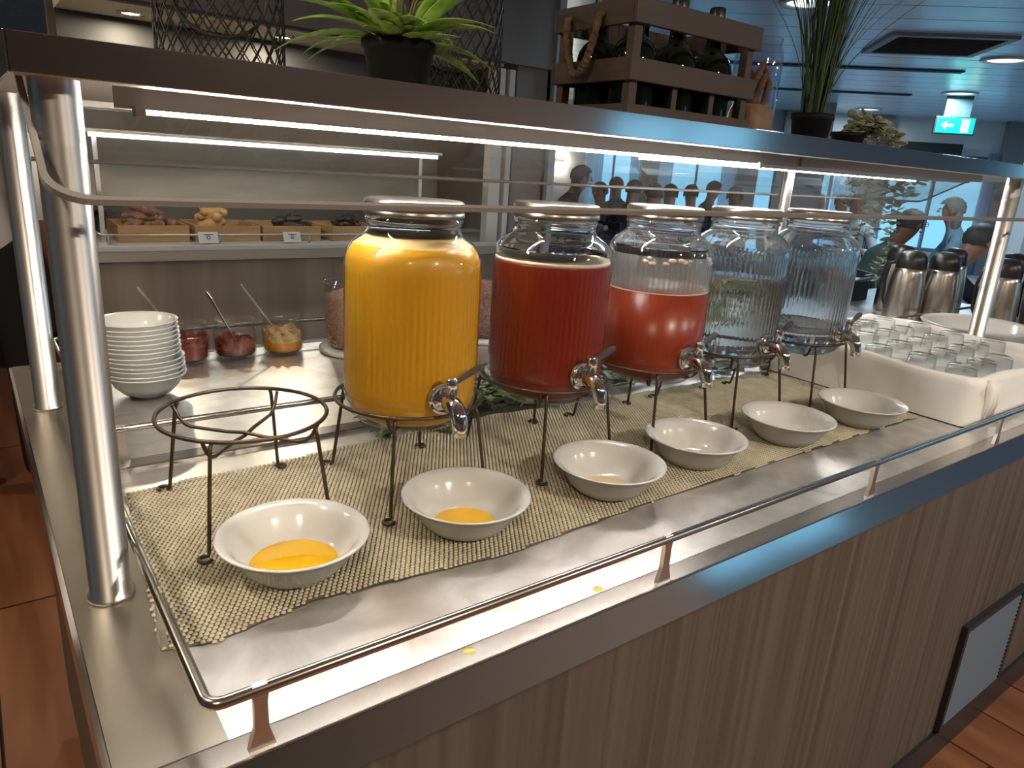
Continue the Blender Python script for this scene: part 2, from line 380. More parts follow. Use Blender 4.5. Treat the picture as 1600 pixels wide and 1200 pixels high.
# exit sign
ex = thing('exit_sign', 'green exit sign with white arrow and door symbol hanging from the ceiling', 'sign', room(2.88, 8.3, 2.02), A43-pi/2)
MB().box(-.19, .19, -.02, .02, -.085, .085, .006).build('sign_housing', M['dark'], ex)
MB().box(-.175, .175, -.025, -.02, -.072, .072).build('sign_face', M['green_sign'], ex)
ar = MB(); y0 = -.0275
ar.add([(-.13, y0, 0), (-.085, y0, .038), (-.085, y0, .013), (-.02, y0, .013), (-.02, y0, -.013), (-.085, y0, -.013), (-.085, y0, -.038)], [(0, 6, 5, 4, 3, 2, 1)])
ar.build('arrow_symbol', M['white_sign'], ex)
MB().box(.055, .125, y0, y0+.002, -.06, .06).build('door_symbol', M['white_sign'], ex)
rm = MB(); y1 = -.029
rm.lathe([(0, 0), (.009, 0), (.009, .001), (0, .001)], 10)
rm.v = [(p[0]+.098, y1-p[2], p[1]+.042) for p in rm.v]
for a_, b_ in [((.096, .03), (.085, -.004)), ((.085, -.004), (.105, -.022)), ((.105, -.022), (.098, -.05)), ((.085, -.004), (.07, -.03)), ((.094, .022), (.115, .008)), ((.094, .022), (.072, .012))]:
    rm.tube([(a_[0], y1, a_[1]), (b_[0], y1, b_[1])], .0045, 6)
rm.build('running_figure', M['green_sign'], ex)
MB().box(-.12, .12, -.015, .015, .085, ZC-2.02).build('sign_bracket', mat('sign_bracket', (.08, .14, .15), .4), ex)
# vent grille in ceiling
vg = thing('ceiling_vent', 'dark louvred ventilation grille in the panelled ceiling', 'vent', room(1.7, 5.55, ZC), A43-pi/2)
MB().box(-.36, .36, -.36, -.31, -.02, 0).box(-.36, .36, .31, .36, -.02, 0).box(-.36, -.31, -.31, .31, -.02, 0).box(.31, .36, -.31, .31, -.02, 0).build('grille_frame', mat('grey_vent_frame', (.28, .29, .31), .5), vg)
MB().box(-.31, .31, -.31, .31, -.004, 0).build('backing', M['ceil_dark'], vg)
lv = MB().obox((0, 0, 0), (1, 0, 0), (0, .8, .5), (0, -.5, .8), .31, .016, .0015).mesh('louvre', mat('brown_louvre', (.12, .10, .10), .5))
for i in range(14): link('louvre', lv, vg, (0, -.29+.0446*i, -.013))
for u0, u1, h, lab in [(.2, 2.3, 6.7, 'long black air slot in the ceiling nearer the vent grille'), (.2, 2.45, 8.4, 'long black air slot in the ceiling near the exit sign')]:
    o = MB().box(u0, u1, h-.05, h+.05, ZC-.012, ZC-.002, .002).build('air_slot', M['ceil_dark'], **ROOM); tag(o, lab, 'air slot')
# ceiling lamps
def downlight(loc, r, label, m='spotblue', group=None):
    t = thing('ceiling_light', label, 'ceiling light', loc, 0, group)
    MB().lathe([(r, 0), (r, -.012), (r*.78, -.014), (r*.74, -.002)], 28).build('lamp_ring', M['white'], t)
    MB().lathe([(0, -.004), (r*.74, -.004)], 28).build('lamp_lens', M[m], t)
downlight(room(2.34, 6.06, ZC), .16, 'round ceiling light at the right edge past the vent grille')
downlight(room(2.79, 8.08, ZC), .16, 'round ceiling light above the exit sign')
downlight(room(2.5, 10.1, ZC), .16, 'small far ceiling light left of the exit sign')
downlight(room(.71, 4.46, ZC), .16, 'bright round ceiling light above the tall grass plant')
for p_ in (room(2.34, 6.06, ZC-.03), room(2.79, 8.08, ZC-.03), room(.71, 4.46, ZC-.03), room(2.5, 10.1, ZC-.03)):
    area('dining_light', p_, .22, 14, (.66, .85, 1))
for i, (x_, y_) in enumerate([(-.9, 1.6), (-.9, 3.2), (-.7, -1.2), (.9, -1.7), (2.4, -1.9), (3.9, -1.7), (-.6, .4)]):  # unseen lamps added to brighten the counter front, floor and shelf
    downlight((x_, y_, ZC-.001), .07, 'added unseen fill light over the aisles around the drinks counter', 'spot', 'added aisle fill lights')
    area('aisle_fill_light', (x_, y_, ZC-.03), .1, [8, 8, 14, 32, 26, 14, 9][i], [(1, .80, .58), (1, .80, .58), (1, .82, .62), (1, .84, .66), (1, .92, .84), (1, .95, .9), (1, .86, .7)][i])
# wall sconce on the pale wall left of the windows
sc = thing('wall_sconce', 'white wall sconce glowing up and down left of the windows', 'wall lamp', room(-1.36, HW-.06, 1.47), A43-pi/2)
MB().box(-.06, .06, -.03, .06, -.02, .02, .004).build('sconce_body', M['white'], sc)
MB().lathe([(0, .022), (.09, .1), (.0, .1)], 16).lathe([(0, -.022), (.09, -.1), (0, -.1)], 16).build('sconce_glass', M['sconce'], sc)

# ================================================================ PASTRY COUNTER BEHIND
YB = 2.4
pc = thing('pastry_counter', 'pastry counter with white top and grey wood front behind the drinks bar', 'counter', (0, 0, 0))
XB0, XB1 = .30, 2.02
MB().box(XB0, XB1+.28, YB+.03, YB+.6, 0, .955).build('front_panel', M['lam_back'], pc)
MB().box(XB0-.01, XB1+.28, YB, YB+.6, .992, 1.012, .003).build('countertop', M['white'], pc)
MB().box(XB0-.01, XB1+.28, YB+.004, YB+.6, .955, .992).build('countertop_edge_band', mat('grey_edge_band', (.45, .42, .38), .5), pc)
MB().box(XB0, XB1, YB+.58, YB+.62, 1.012, 1.86).build('back_panel', noisy('cabinet_back_wood', (.20, .19, .165), (.27, .255, .225), (3, 3, 14), (.4, .5)), pc)
MB().box(XB0, XB1, YB+.56, YB+.58, 1.012, 1.135).build('dark_back_strip', M['dark'], pc)
MB().box(XB0, XB1, YB+.02, YB+.35, 1.80, 1.83).build('soffit', M['beige'], pc)
MB().box(XB0, XB1, YB+.33, YB+.36, 1.56, 1.80).build('dark_valance', mat('dark_grey_glass', (.05, .05, .055), .5), pc)
MB().box(XB0, XB1+.30, YB, YB+.02, 1.815, ZC).build('fascia_panel', M['lam_wall'], pc)
MB().box(XB0, XB1, YB-.004, YB, 1.808, 1.818).build('fascia_trim', M['dark'], pc)
f_ = MB().box(1.955, 2.02, YB-.0, YB+.05, 1.012, 1.79, .003).box(2.045, 2.075, YB, YB+.04, 1.012, 1.79, .003)
f_.build('white_frame', M['white'], pc)
MB().box(2.10, 2.30, YB+.02, YB+.06, 1.0, ZC).box(2.28, 2.30, YB+.02, YB+2.0, 0, ZC).build('end_wall', M['lam_wall'], pc)
MB().box(2.30, 2.34, YB-.01, YB+.05, 0, ZC).build('corner_strip', mat('blue_grey_trim', (.35, .42, .48), .4), pc)
for i, (x_, lab) in enumerate([(.514, 0), (1.052, 1)]):
    t = thing('soffit_spotlight', ['small round spotlight in the beige soffit, left of the first wire basket', 'small round spotlight in the beige soffit, right of the first wire basket'][i], 'ceiling light', (x_, YB+.17, 1.80))
    MB().lathe([(.045, 0), (.045, -.006), (.032, -.006), (.03, -.001)], 24).build('lamp_ring', M['chrome'], t)
    MB().lathe([(0, -.003), (.03, -.003)], 20).build('lamp_lens', M['spot'], t)
area('soffit_glow', (.514, YB+.17, 1.785), .05, 3.5, (1, .84, .6)); area('soffit_glow', (1.052, YB+.17, 1.785), .05, 3.5, (1, .84, .6))
# its own sneeze guard with cool led
pg = thing('pastry_guard', 'low glass guard with a cool white light strip over the pastries', 'sneeze guard')
MB().box(.33, 1.70, YB+.04, YB+.055, 1.378, 1.392).build('light_strip', M['led_cool'], pg)
MB().box(.31, 1.72, YB+.035, YB+.30, 1.392, 1.404).build('guard_shelf', M['steel_side'], pg)
g = MB(); g.obox((1.015, YB-.005, 1.345), (1, 0, 0), (0, -.75, -.66), (0, .66, -.75), .70, .062, .003); g.build('guard_pane', M['guard'], pg)
for x_ in (.36, 1.68): MB().box(x_-.008, x_+.008, YB+.16, YB+.176, 1.012, 1.392).build('support', M['post'], pg)
# gallery rail of the pastry counter
rr = MB().tube([(.33, YB+.5, 1.045), (.34, YB+.05, 1.045), (1.9, YB+.05, 1.045)], .0045, 8)
gr = thing('gallery_rail', 'thin steel rail in front of the wooden pastry trays', 'rail'); rr.build('rod', M['post'], gr)
for x_ in (.36, .74, 1.1, 1.46, 1.8): MB().tube([(x_, YB+.05, 1.012), (x_, YB+.05, 1.045)], .004, 6).build('rail_post', M['post'], gr)
# trays
def wtray(x0, x1, y0, y1, label, rz=0.):
    t = thing('wooden_tray', label, 'tray', ((x0+x1)/2, (y0+y1)/2, 1.012), rz, 'wooden trays of pastries')
    hx, hy, hz = (x1-x0)/2, (y1-y0)/2, .062
    for a in [(-hx, hx, -hy, -hy+.01, 0, hz), (-hx, hx, hy-.01, hy, 0, hz), (-hx, -hx+.01, -hy+.01, hy-.01, 0, hz), (hx-.01, hx, -hy+.01, hy-.01, 0, hz)]:
        MB().box(*a, .0015).build('tray_side', M['traywood'], t)
    MB().box(-hx+.01, hx-.01, -hy+.01, hy-.01, 0, .03).build('tray_bottom', M['traywood'], t)
    return t
YT = YB+.10
wtray(.40, .645, YT, YT+.26, 'leftmost wooden tray, holding brown sausage rolls')
wtray(.665, .915, YT, YT+.26, 'second wooden tray from the left, holding golden croissants')
wtray(.925, 1.17, YT, YT+.26, 'third wooden tray from the left, holding dark chocolate pastries')
wtray(1.20, 1.46, YT, YT+.26, 'wooden tray partly hidden by the orange juice jar', .12)
def roll_mesh(curve, L, r, m, name):
    pts = []; rs = []
    for i in range(9):
        t = i/8; a = (t-.5)*curve
        pts.append((L*math.sin(a)/max(curve, .01), L*(1-math.cos(a))/max(curve, .01), 0)); rs.append(r*(.35+.65*math.sin(pi*(.08+.84*t)))*(1+.07*math.sin(i*2.2)))
    return MB().tube(pts, rs, 10).mesh(name, m)
rm_ = roll_mesh(.5, .085, .017, M['pastry'], 'sausage_roll'); cm_ = roll_mesh(1.9, .10, .021, M['croissant'], 'croissant'); dm_ = roll_mesh(.3, .10, .016, M['choc'], 'chocolate_pastry')
def heap(me, name, label, cat, group, x0, x1, y0, y1, n, z0, seed, layers=2):
    rnd = random.Random(seed)
    for i in range(n):
        k = i*layers//n
        o = link(name, me, None, (rnd.uniform(x0+.04+.03*k, x1-.04-.03*k), rnd.uniform(y0+.04, y1-.04), z0+.022*k), (rnd.uniform(-.3, .3), rnd.uniform(-.25, .25), rnd.uniform(0, pi)))
        tag(o, label.replace(' heaped', ' in the %s layer heaped' % ['bottom', 'middle', 'top'][k] if layers == 3 else ' lying'), cat, group)
Z0 = 1.012+.045
heap(rm_, 'sausage_roll', 'brown sausage roll heaped in the leftmost wooden tray', 'pastry', 'sausage rolls', .41, .635, YT, YT+.22, 14, Z0+.018, 3, 3)
heap(cm_, 'croissant', 'golden croissant heaped in the second wooden tray', 'pastry', 'croissants', .68, .84, YT, YT+.22, 12, Z0+.02, 4, 3)
heap(dm_, 'chocolate_pastry', 'dark chocolate pastry in the third wooden tray', 'pastry', 'chocolate pastries', .93, 1.16, YT, YT+.22, 9, Z0+.016, 5, 2)
heap(dm_, 'chocolate_pastry', 'dark pastry in the wooden tray beside the orange juice jar', 'pastry', 'dark pastries by the juice', 1.24, 1.42, YT, YT+.2, 6, Z0+.016, 6, 2)
def tagcard(x_, lab):
    t = thing('label_card', lab, 'card', (x_, YB+.03, 1.015))
    MB().obox((0, 0, .022), (1, 0, 0), (0, .35, .94), (0, -.94, .35), .036, .022, .001).build('card', M['card'], t)
    MB().box(-.025, .025, .0, .03, 0, .006).build('stand', M['black'], t)
    q = MB().obox((0, -.0022, .0335), (1, 0, 0), (0, .35, .94), (0, -.94, .35), .017, .0016, .0003)
    q.tube([(.006*math.cos(a), -.0022+.35*.006*math.sin(a), .0225+.94*.006*math.sin(a)) for a in [i*pi/6 for i in range(12)]], .0012, 4, closed=True)
    q.build('print', M['ink'], t)
tagcard(.695, 'white label card on the rail below the croissants'); tagcard(1.02, 'white label card on the rail below the chocolate pastries')
MB_pl = MB().lathe([(0, 0), (.09, 0), (.11, .008), (.112, .010), (.09, .004), (0, .004)], 24)
tag(MB_pl.build('black_platter', M['black'], None, (.37, YB+.45, 1.10)), 'round black platter on a stand behind the leftmost pastry tray', 'platter')
MB().tube([(0, 0, -.088), (0, 0, 0)], .02, 10).build('platter_foot', M['black'], bpy.data.objects['black_platter'])

# ================================================================ BUFFET COUNTER
ZT = .9; XE = 3.6; YD = 1.31
bc = thing('buffet_counter', 'long stainless steel topped drinks counter with grey-brown wood front', 'counter', (0, 0, 0))
# worktop: outer strip ring, inner wells
MB().box(0, XE, 0, .03, ZT-.03, ZT, .002).box(0, XE, YD-.03, YD, ZT-.03, ZT, .002).build('worktop_edge', M['steel_strip'], bc)
MB().box(0, .085, .03, YD-.03, ZT-.03, ZT).build('worktop_end', M['steel_side'], bc)
MB().box(.085, XE, .03, .64, ZT-.03, ZT-.0005).box(.085, XE, .675, YD-.03, ZT-.03, ZT-.0005).build('worktop', M['steel'], bc)
MB().box(.085, XE, .64, .675, ZT-.03, ZT+.006, .002).build('worktop_ridge', M['steel_strip'], bc)
MB().add([(-.006, -.0005, ZT-.002), (XE, -.0005, ZT-.002), (XE, -.017, ZT-.042), (-.006, -.017, ZT-.042), (XE, .02, ZT-.046), (-.006, .02, ZT-.046), (XE, -.015, ZT-.046), (-.006, -.015, ZT-.046)],
    [(0, 3, 2, 1), (3, 7, 6, 2), (7, 5, 4, 6)]).box(-.006, -.0005, 0, YD, ZT-.046, ZT-.002).build('edge_trim', M['fascia'], bc)
MB().box(.02, XE, .02, .05, .09, ZT-.03).build('front_panel', M['lam'], bc)
MB().box(.02, .05, .05, YD-.03, .09, ZT-.03).build('side_panel', M['lam'], bc)
MB().box(.05, XE, YD-.06, YD-.03, .09, ZT-.03).build('rear_panel', M['lam'], bc)
MB().box(.0, XE, .012, .02, .0, .09).box(.05, XE, .05, YD-.06, 0, .09).build('toe_kick', M['kick'], bc)
v_ = MB().box(1.745, 2.105, .006, .02, .095, .11).box(1.745, 2.105, .006, .02, .385, .40).box(1.745, 1.76, .006, .02, .11, .385).box(2.09, 2.105, .006, .02, .11, .385).build('vent_frame', M['kick'], bc)
sl = MB().obox((0, 0, 0), (1, 0, 0), (0, -.6, -.8), (0, .8, -.6), .165, .0085, .0008).mesh('vent_slat', M['vent'])
for i in range(22): link('vent_slat', sl, v_, (1.925, .012, .118+i*.0122))
# rails
def railpost(x, y, par, ax='x'):
    p = MB()
    prof = [(.0, .0115), (.004, .0105), (.02, .006), (.045, .0055), (.056, .007), (.062, .006)]
    for (z0, w0), (z1, w1) in zip(prof, prof[1:]):
        if ax == 'x': vs = [(x-w0, y-.003, ZT+z0), (x+w0, y-.003, ZT+z0), (x+w0, y+.003, ZT+z0), (x-w0, y+.003, ZT+z0), (x-w1, y-.003, ZT+z1), (x+w1, y-.003, ZT+z1), (x+w1, y+.003, ZT+z1), (x-w1, y+.003, ZT+z1)]
        else: vs = [(x-.003, y-w0, ZT+z0), (x+.003, y-w0, ZT+z0), (x+.003, y+w0, ZT+z0), (x-.003, y+w0, ZT+z0), (x-.003, y-w1, ZT+z1), (x+.003, y-w1, ZT+z1), (x+.003, y+w1, ZT+z1), (x-.003, y+w1, ZT+z1)]
        p.add(vs, [(0, 1, 5, 4), (1, 2, 6, 5), (2, 3, 7, 6), (3, 0, 4, 7), (0, 3, 2, 1), (4, 5, 6, 7)])
    p.build('rail_post', M['post'], par)
YR, ZR, XR = .009, .957, .066
fr = thing('front_rail', 'low steel guard rail around the drinks side of the counter', 'rail')
c_ = .012
path = [(XE, YR, ZR), (XR+c_, YR, ZR)] + [(XR+c_-c_*math.sin(a), YR+c_-c_*math.cos(a), ZR) for a in (pi/8, pi/4, 3*pi/8)] + [(XR, YR+c_, ZR), (XR, .66, ZR)] + [(XR+c_-c_*math.cos(a), .66+c_*math.sin(a), ZR) for a in (pi/8, pi/4, 3*pi/8)] + [(XR+c_, .672, ZR), (XE, .672, ZR)]
MB().tube(path, .0052, 12).build('rod', M['rail'], fr)
for x_ in (.106, .598, 1.094, 1.589, 2.085, 2.58, 3.08): railpost(x_, YR, fr)
for x_ in (.110, .60, 1.10, 1.6, 2.1, 2.6): railpost(x_, .672, fr)
for y_ in (.19, .45): railpost(XR, y_, fr, 'y')
br = thing('rear_rail', 'low steel guard rail around the jam and bowl side of the counter', 'rail')
MB().tube([(XE, 1.295, ZR), (.09, 1.295, ZR), (.078, 1.283, ZR), (.078, .74, ZR), (.078, .73, ZT)], .0045, 10).build('rod', M['rail'], br)
for x_ in (.11, .6, 1.1, 1.6, 2.1): railpost(x_, 1.295, br)

# ================================================================ OVERHEAD SHELF / SNEEZE GUARD
sg = thing('overhead_shelf', 'stainless steel overhead shelf on tube posts with glass guards and light strip', 'shelf')
ZS0, ZS1, YS0, YS1 = 1.425, 1.457, .26, 1.05
MB().box(.005, XE, YS0, YS1, ZS0+.012, ZS1-.002).build('shelf_plate', M['under'], sg)
MB().box(.003, XE, YS0-.003, YS0, ZS0, ZS1, .0008).box(.003, XE, YS1, YS1+.003, ZS0, ZS1, .0008).box(.002, .005, YS0-.003, YS1+.003, ZS0, ZS1, .0008).build('shelf_fascia', M['fascia'], sg)
MB().box(.01, XE, YS0, YS0+.055, ZS0+.001, ZS0+.012, .001).box(.01, XE, YS1-.055, YS1, ZS0+.001, ZS0+.012, .001).build('shelf_lip', M['under'], sg)
PO = [(.0385, .307, 'post'), (.040, 1.0, 'post'), (2.25, .331, 'post'), (2.25, 1.02, 'post')]
for (x_, y_, n_) in PO:
    MB().lathe([(0, ZT), (.0235, ZT), (.0235, ZT+.004), (.0205, ZT+.006), (.0205, ZS0+.012)], 40, (x_, y_, 0)).build(n_, M['post'], sg)
def guard(yt, yb, zt, zb, x0, x1):
    # pane with rounded lower corners, thickness 6 mm, and a frosted rim along its free edge
    d = Vector((0, yb-yt, zb-zt)); L = d.length; d.normalize(); nrm = d.cross(Vector((1, 0, 0))); R_ = .035
    out = [(x0, 0)] + [(x0+R_-R_*math.cos(a), L-R_+R_*math.sin(a)) for a in [i*pi/16 for i in range(9)]] + [(x1-R_+R_*math.sin(a), L-R_+R_*math.cos(a)) for a in [i*pi/16 for i in range(9)]] + [(x1, 0)]
    P = [Vector((a, yt, zt)) + d*b for a, b in out]; th = nrm*.006
    MB().add(P, [tuple(range(len(P)))]).build('guard_pane', M['guard'], sg)
    vs = []
    def inner(a, b):
        cx = (x0+x1)/2; sx_ = (x1-x0-.011)/(x1-x0); return Vector((cx+(a-cx)*sx_, yt, zt)) + d*(b*(L-.0055)/L)
    for (a, b), p in zip(out, P):
        q = inner(a, b); vs += [p - th*.5, p + th*.5, q + th*.5, q - th*.5]
    fs = []
    for i in range(len(P)-1):
        for k in range(4): fs.append((i*4+k, i*4+(k+1) % 4, i*4+4+(k+1) % 4, i*4+4+k))
    MB().add(vs, fs).build('guard_rim', M['guard_edge'], sg)
guard(.40, .215, ZS0+.012, 1.3265, .015, 3.4)
guard(.91, 1.095, ZS0+.012, 1.3325, .015, 3.4)
MB().box(.128, 1.20, .399, .406, 1.405, 1.410, .001).build('light_strip', M['led'], sg)
MB().box(.100, 1.34, .3985, .4065, 1.4095, 1.437).build('light_housing', M['housing'], sg)
MB().box(.118, .128, .392, .412, 1.402, 1.413).box(1.20, 1.21, .392, .412, 1.402, 1.413).build('end_cap', M['led_cap'], sg)
MB().box(1.40, 2.9, .90, .908, 1.4125, 1.416, .001).build('light_strip', M['led_right'], sg)
MB().box(1.38, 3.0, .90, .908, 1.416, 1.437).build('light_housing', M['housing'], sg)
MB().box(1.34, 2.2, .394, .410, 1.412, 1.437).build('light_housing', M['housing'], sg)

# ================================================================ ANTI-SLIP MAT
am = thing('anti_slip_mat', 'beige knitted anti-slip mat under the racks and bowls', 'mat', (0, 0, 0))
def mz(x, y):
    return ZT + .0012 + .0022*max(0, math.sin(x*9.3+1.5*math.sin(y*11)))**2*max(0, math.sin(y*7+2+x*2.2)) + .0015*max(0, math.sin(x*21+y*8))**3
fe = [(.06, .178), (.11, .165), (.22, .184), (.47, .154), (.72, .168), (1.1, .172), (1.59, .172), (1.66, .172)]
bk = [(.06, .56), (.28, .568), (.66, .60), (.87, .585), (1.3, .57), (1.62, .565), (1.66, .56)]
def interp(t, x):
    for (a, b), (c, d) in zip(t, t[1:]):
        if x <= c: return b+(d-b)*max(0, min(1, (x-a)/(c-a)))
    return t[-1][1]
bd = MB(); px_, py_ = .0068, .0056
nx = int((1.615-.062)/px_)
o6 = [(1, 0, 0), (.5, .87, 0), (-.5, .87, 0), (-1, 0, 0), (-.5, -.87, 0), (.5, -.87, 0)]
vs = []; fs = []
for j in range(85):
    y_ = .15 + j*py_
    for i in range(nx):
        x_ = .062 + i*px_ + (px_/2 if j % 2 else 0)
        yy = y_ + .006*math.sin(x_*6)
        xl = .062 + .035*max(0, (yy-.18)/.4)
        if x_ < xl or yy < interp(fe, x_)+.002*math.sin(x_*90) or yy > interp(bk, x_): continue
        z_ = mz(x_, yy); b = len(vs); j1 = random.uniform(-.0003, .0003)
        for (a, c, _) in o6: vs.append((x_+a*.0030+j1, yy+c*.0025, z_))
        for (a, c, _) in o6: vs.append((x_+a*.0022+j1, yy+c*.0019, z_+.0017))
        vs.append((x_+j1, yy, z_+.0022))
        for k in range(6): fs.append((b+k, b+(k+1) % 6, b+6+(k+1) % 6, b+6+k)); fs.append((b+6+k, b+6+(k+1) % 6, b+12))
o = MB().add(vs, fs, True).build('knit_bead', M['mat_bead'], am); o['kind'] = 'stuff'
vs = []; fs = []; n1, n2 = 130, 34
for i in range(n1+1):
    x_ = .062+(1.612-.062)*i/n1; a = interp(fe, x_)+.001; b = interp(bk, x_)-.001
    for j in range(n2+1):
        yy = a+(b-a)*j/n2; xx = x_ + .035*max(0, (yy-.18)/.4)*(1-i/n1); vs.append((xx, yy, mz(xx, yy)-.0006))
for i in range(n1):
    for j in range(n2): p = i*(n2+1)+j; fs.append((p, p+n2+1, p+n2+2, p+1))
MB().add(vs, fs, True).build('netting_shade_sheet', M['net_shade'], am)
ZM = ZT+.0036

# ================================================================ BOWLS
bprof = [(0, -.002), (.040, -.002), (.042, .001), (.053, .007), (.064, .019), (.072, .034), (.0855, .0475), (.0875, .0490), (.0872, .0503), (.085, .0505), (.0755, .0455), (.068, .034), (.059, .018), (.048, .0075), (.03, .0045), (0, .004)]
bowl_me = MB().lathe(bprof, 64).mesh('bowl', M['china'])
def pool(r, z, m): return MB().lathe([(0, z+.0005), (r*.9, z+.0005), (r, z)], 48).mesh('drink', m)
pools = [(.0515, .0105, 'oj_pool'), (.044, .0065, 'oj_pool'), (.040, .0056, 'pale_pool'), (.034, .0050, 'pale_pool')]
BW = [(.224, .252, 'white bowl with a deep pool of orange juice at the near end of the mat'),
      (.457, .241, 'white bowl with a smaller pool of orange juice below the orange juice tap'),
      (.713, .231, 'white bowl with a thin pale brown pool below the first red tea tap'),
      (.931, .243, 'white bowl with a trace of pale liquid below the half-full red tea tap'),
      (1.184, .229, 'empty white bowl below the pale lemon water tap'),
      (1.426, .213, 'farthest white bowl, beside the linen-covered crate')]
for i, (x_, y_, lab) in enumerate(BW):
    t = thing('bowl', lab, 'bowl', (x_, y_, ZM-.0008), random.uniform(0, 3), 'drip bowls under the taps')
    link('bowl_body', bowl_me, t)
    if i < 4: link('drink', pool(pools[i][0], pools[i][1], M[pools[i][2]]), t)
# stack of small bowls
sprof = [(0, 0), (.03, 0), (.032, .004), (.045, .010), (.058, .024), (.066, .040), (.0725, .046), (.0735, .0475), (.072, .0487), (.0645, .044), (.056, .028), (.044, .014), (.025, .007), (0, .006)]
sb = MB().lathe(sprof, 56).mesh('stacked_bowl', M['china'])
NB = 13
ords = ['bottom', 'second', 'third', 'fourth', 'fifth', 'sixth', 'seventh', 'eighth', 'ninth', 'tenth', 'eleventh', 'twelfth', 'topmost']
for i in range(NB):
    dx = random.uniform(-.0012, .0012) + .0008*(NB-i)*.5; dy = random.uniform(-.0015, .0015)
    if i < 5: dx += .004
    o = link('stacked_bowl', sb, None, (.196+dx, 1.0+dy, ZT+.0002+i*.0088), (random.uniform(-.012, .012)*(i > 0), random.uniform(-.012, .012)*(i > 0), random.random()*3))
    tag(o, 'small white bowl, %s%s of the stack beside the jam jars' % (ords[i], '' if i in (0, 12) else ' from the bottom'), 'bowl', 'stacked white bowls')

# ================================================================ RACKS
RZ_ = 1.04 - ZT; RR = .1065
def rack_parts(par):
    ring = [(RR*math.cos(2*pi*i/56), RR*math.sin(2*pi*i/56), RZ_) for i in range(56)]
    MB().tube(ring, .0028, 8, closed=True).build('ring', M['bronze'], par)
    for k in (0, 1):
        a = pi/4+.04 if k == 0 else 3*pi/4-.04; pts = []
        for i in range(25):
            s_ = -1+2*i/24; rr = abs(s_)
            z = RZ_-.003 - .0275*min(1, max(0, (1-rr)/.2))**.6
            pts.append((s_*RR*.985*math.cos(a), s_*RR*.985*math.sin(a), z + (.0022 if k else -.0022)*max(0, 1-rr*4)))
        MB().tube(pts, .0025, 8).build('cross_wire', M['bronze'], par)
    for q in range(4):
        a = pi/4 + q*pi/2 + (-.14 if q % 2 else .14); c, s = math.cos(a), math.sin(a); pts = [(RR*c*.985, RR*s*.985, RZ_-.003), (RR*c*1.01, RR*s*1.01, RZ_-.006)]
        pts += [(RR*c*1.03, RR*s*1.03, RZ_-.014)]
        R1 = .128
        pts += [(R1*c, R1*s, .012), (R1*c*1.01, R1*s*1.01, .006)]
        cx, cy = R1*c*1.09, R1*s*1.09
        for i in range(10):
            b = a + pi + i*pi/6; pts.append((cx+.0075*math.cos(b), cy+.0075*math.sin(b), .0032))
        MB().tube(pts, .0026, 8).build('leg', M['bronze'], par)
RC = [(.224, .430, 'dark bronze wire rack standing empty at the near end'), (.456, .405, 'wire rack under the orange juice jar'), (.715, .409, 'wire rack under the full red tea jar'),
      (.970, .412, 'wire rack under the half-full red tea jar'), (1.220, .42, 'wire rack under the pale lemon water jar'), (1.480, .42, 'farthest wire rack, under the clear water jar')]
rk0 = None
for i, (x_, y_, lab) in enumerate(RC):
    if i == 0:
        rk0 = thing('jar_rack', lab, 'stand', (x_, y_, ZM), .0, 'wire racks for the drink jars'); rack_parts(rk0)
    else: dup(rk0, (x_, y_, ZM), [.0, -.02, .03, .02, -.03, .04][i], lab)

# ================================================================ DRINK JARS
def ribf(r, z, t):
    if .055 < z < .221 and r > .09:
        k = min(1, (z-.055)/.012, (.221-z)/.012); return r - .0018*k*(.5-.5*math.cos(t*64))
    return r
RJ = .0965
DZ = .0095
def up_(p): return [(r, z+DZ*min(1, z/.03)) for r, z in p]
outer = [(0, .0), (.066, .0), (.079, .002), (.0895, .010), (.0948, .022), (RJ, .036), (RJ, .045), (RJ, .057), (RJ, .10), (RJ, .15), (RJ, .20), (RJ, .212), (.0955, .224), (.0915, .236), (.084, .246), (.074, .253), (.0675, .257), (.0655, .262), (.0655, .272), (.0675, .2745), (.0675, .278), (.0655, .280), (.0655, .300)]
T_ = .0035
inner = [(.0625, .300), (.0625, .262), (.0645, .2565), (.0715, .2500), (.081, .2430), (.0885, .2335), (.0922, .223), (RJ-T_, .212), (RJ-T_, .15), (RJ-T_, .057), (.0928, .036), (.0905, .024), (.085, .013), (.073, .0065), (.058, .005), (0, .005)]
outer = up_(outer); inner = up_(inner)
jar_me = MB().lathe(outer+inner, 256, rf=ribf).mesh('glass_body', M['glass'])
jar_oj = MB().lathe(outer, 256, rf=ribf).mesh('glass_body', M['thin'])
jar_tf = MB().lathe(outer+inner, 256, rf=ribf).mesh('glass_body', M['thin'])
jar_fog = MB().lathe(outer+inner, 256, rf=ribf).mesh('glass_body', M['foggy'])
def two_part(me, zc, m_top):
    c = me.copy(); c.materials.append(M[m_top])
    for p in c.polygons:
        if p.center.z > zc: p.material_index = 1
    return c
jar_tea = two_part(jar_tf, .246, 'glass'); jar_tea2 = two_part(jar_tf, .240, 'foggy'); jar_ojg = two_part(jar_tf, .2665, 'glass')
lid_me = MB().lathe(up_([(0, .303), (.060, .303), (.0655, .3035), (.068, .3015), (.069, .299), (.069, .291), (.0680, .2895), (.069, .288), (.0695, .2835), (.0690, .282), (.0672, .282), (.067, .299), (.062, .3005), (0, .3005)]), 64).mesh('lid', M['lid'])
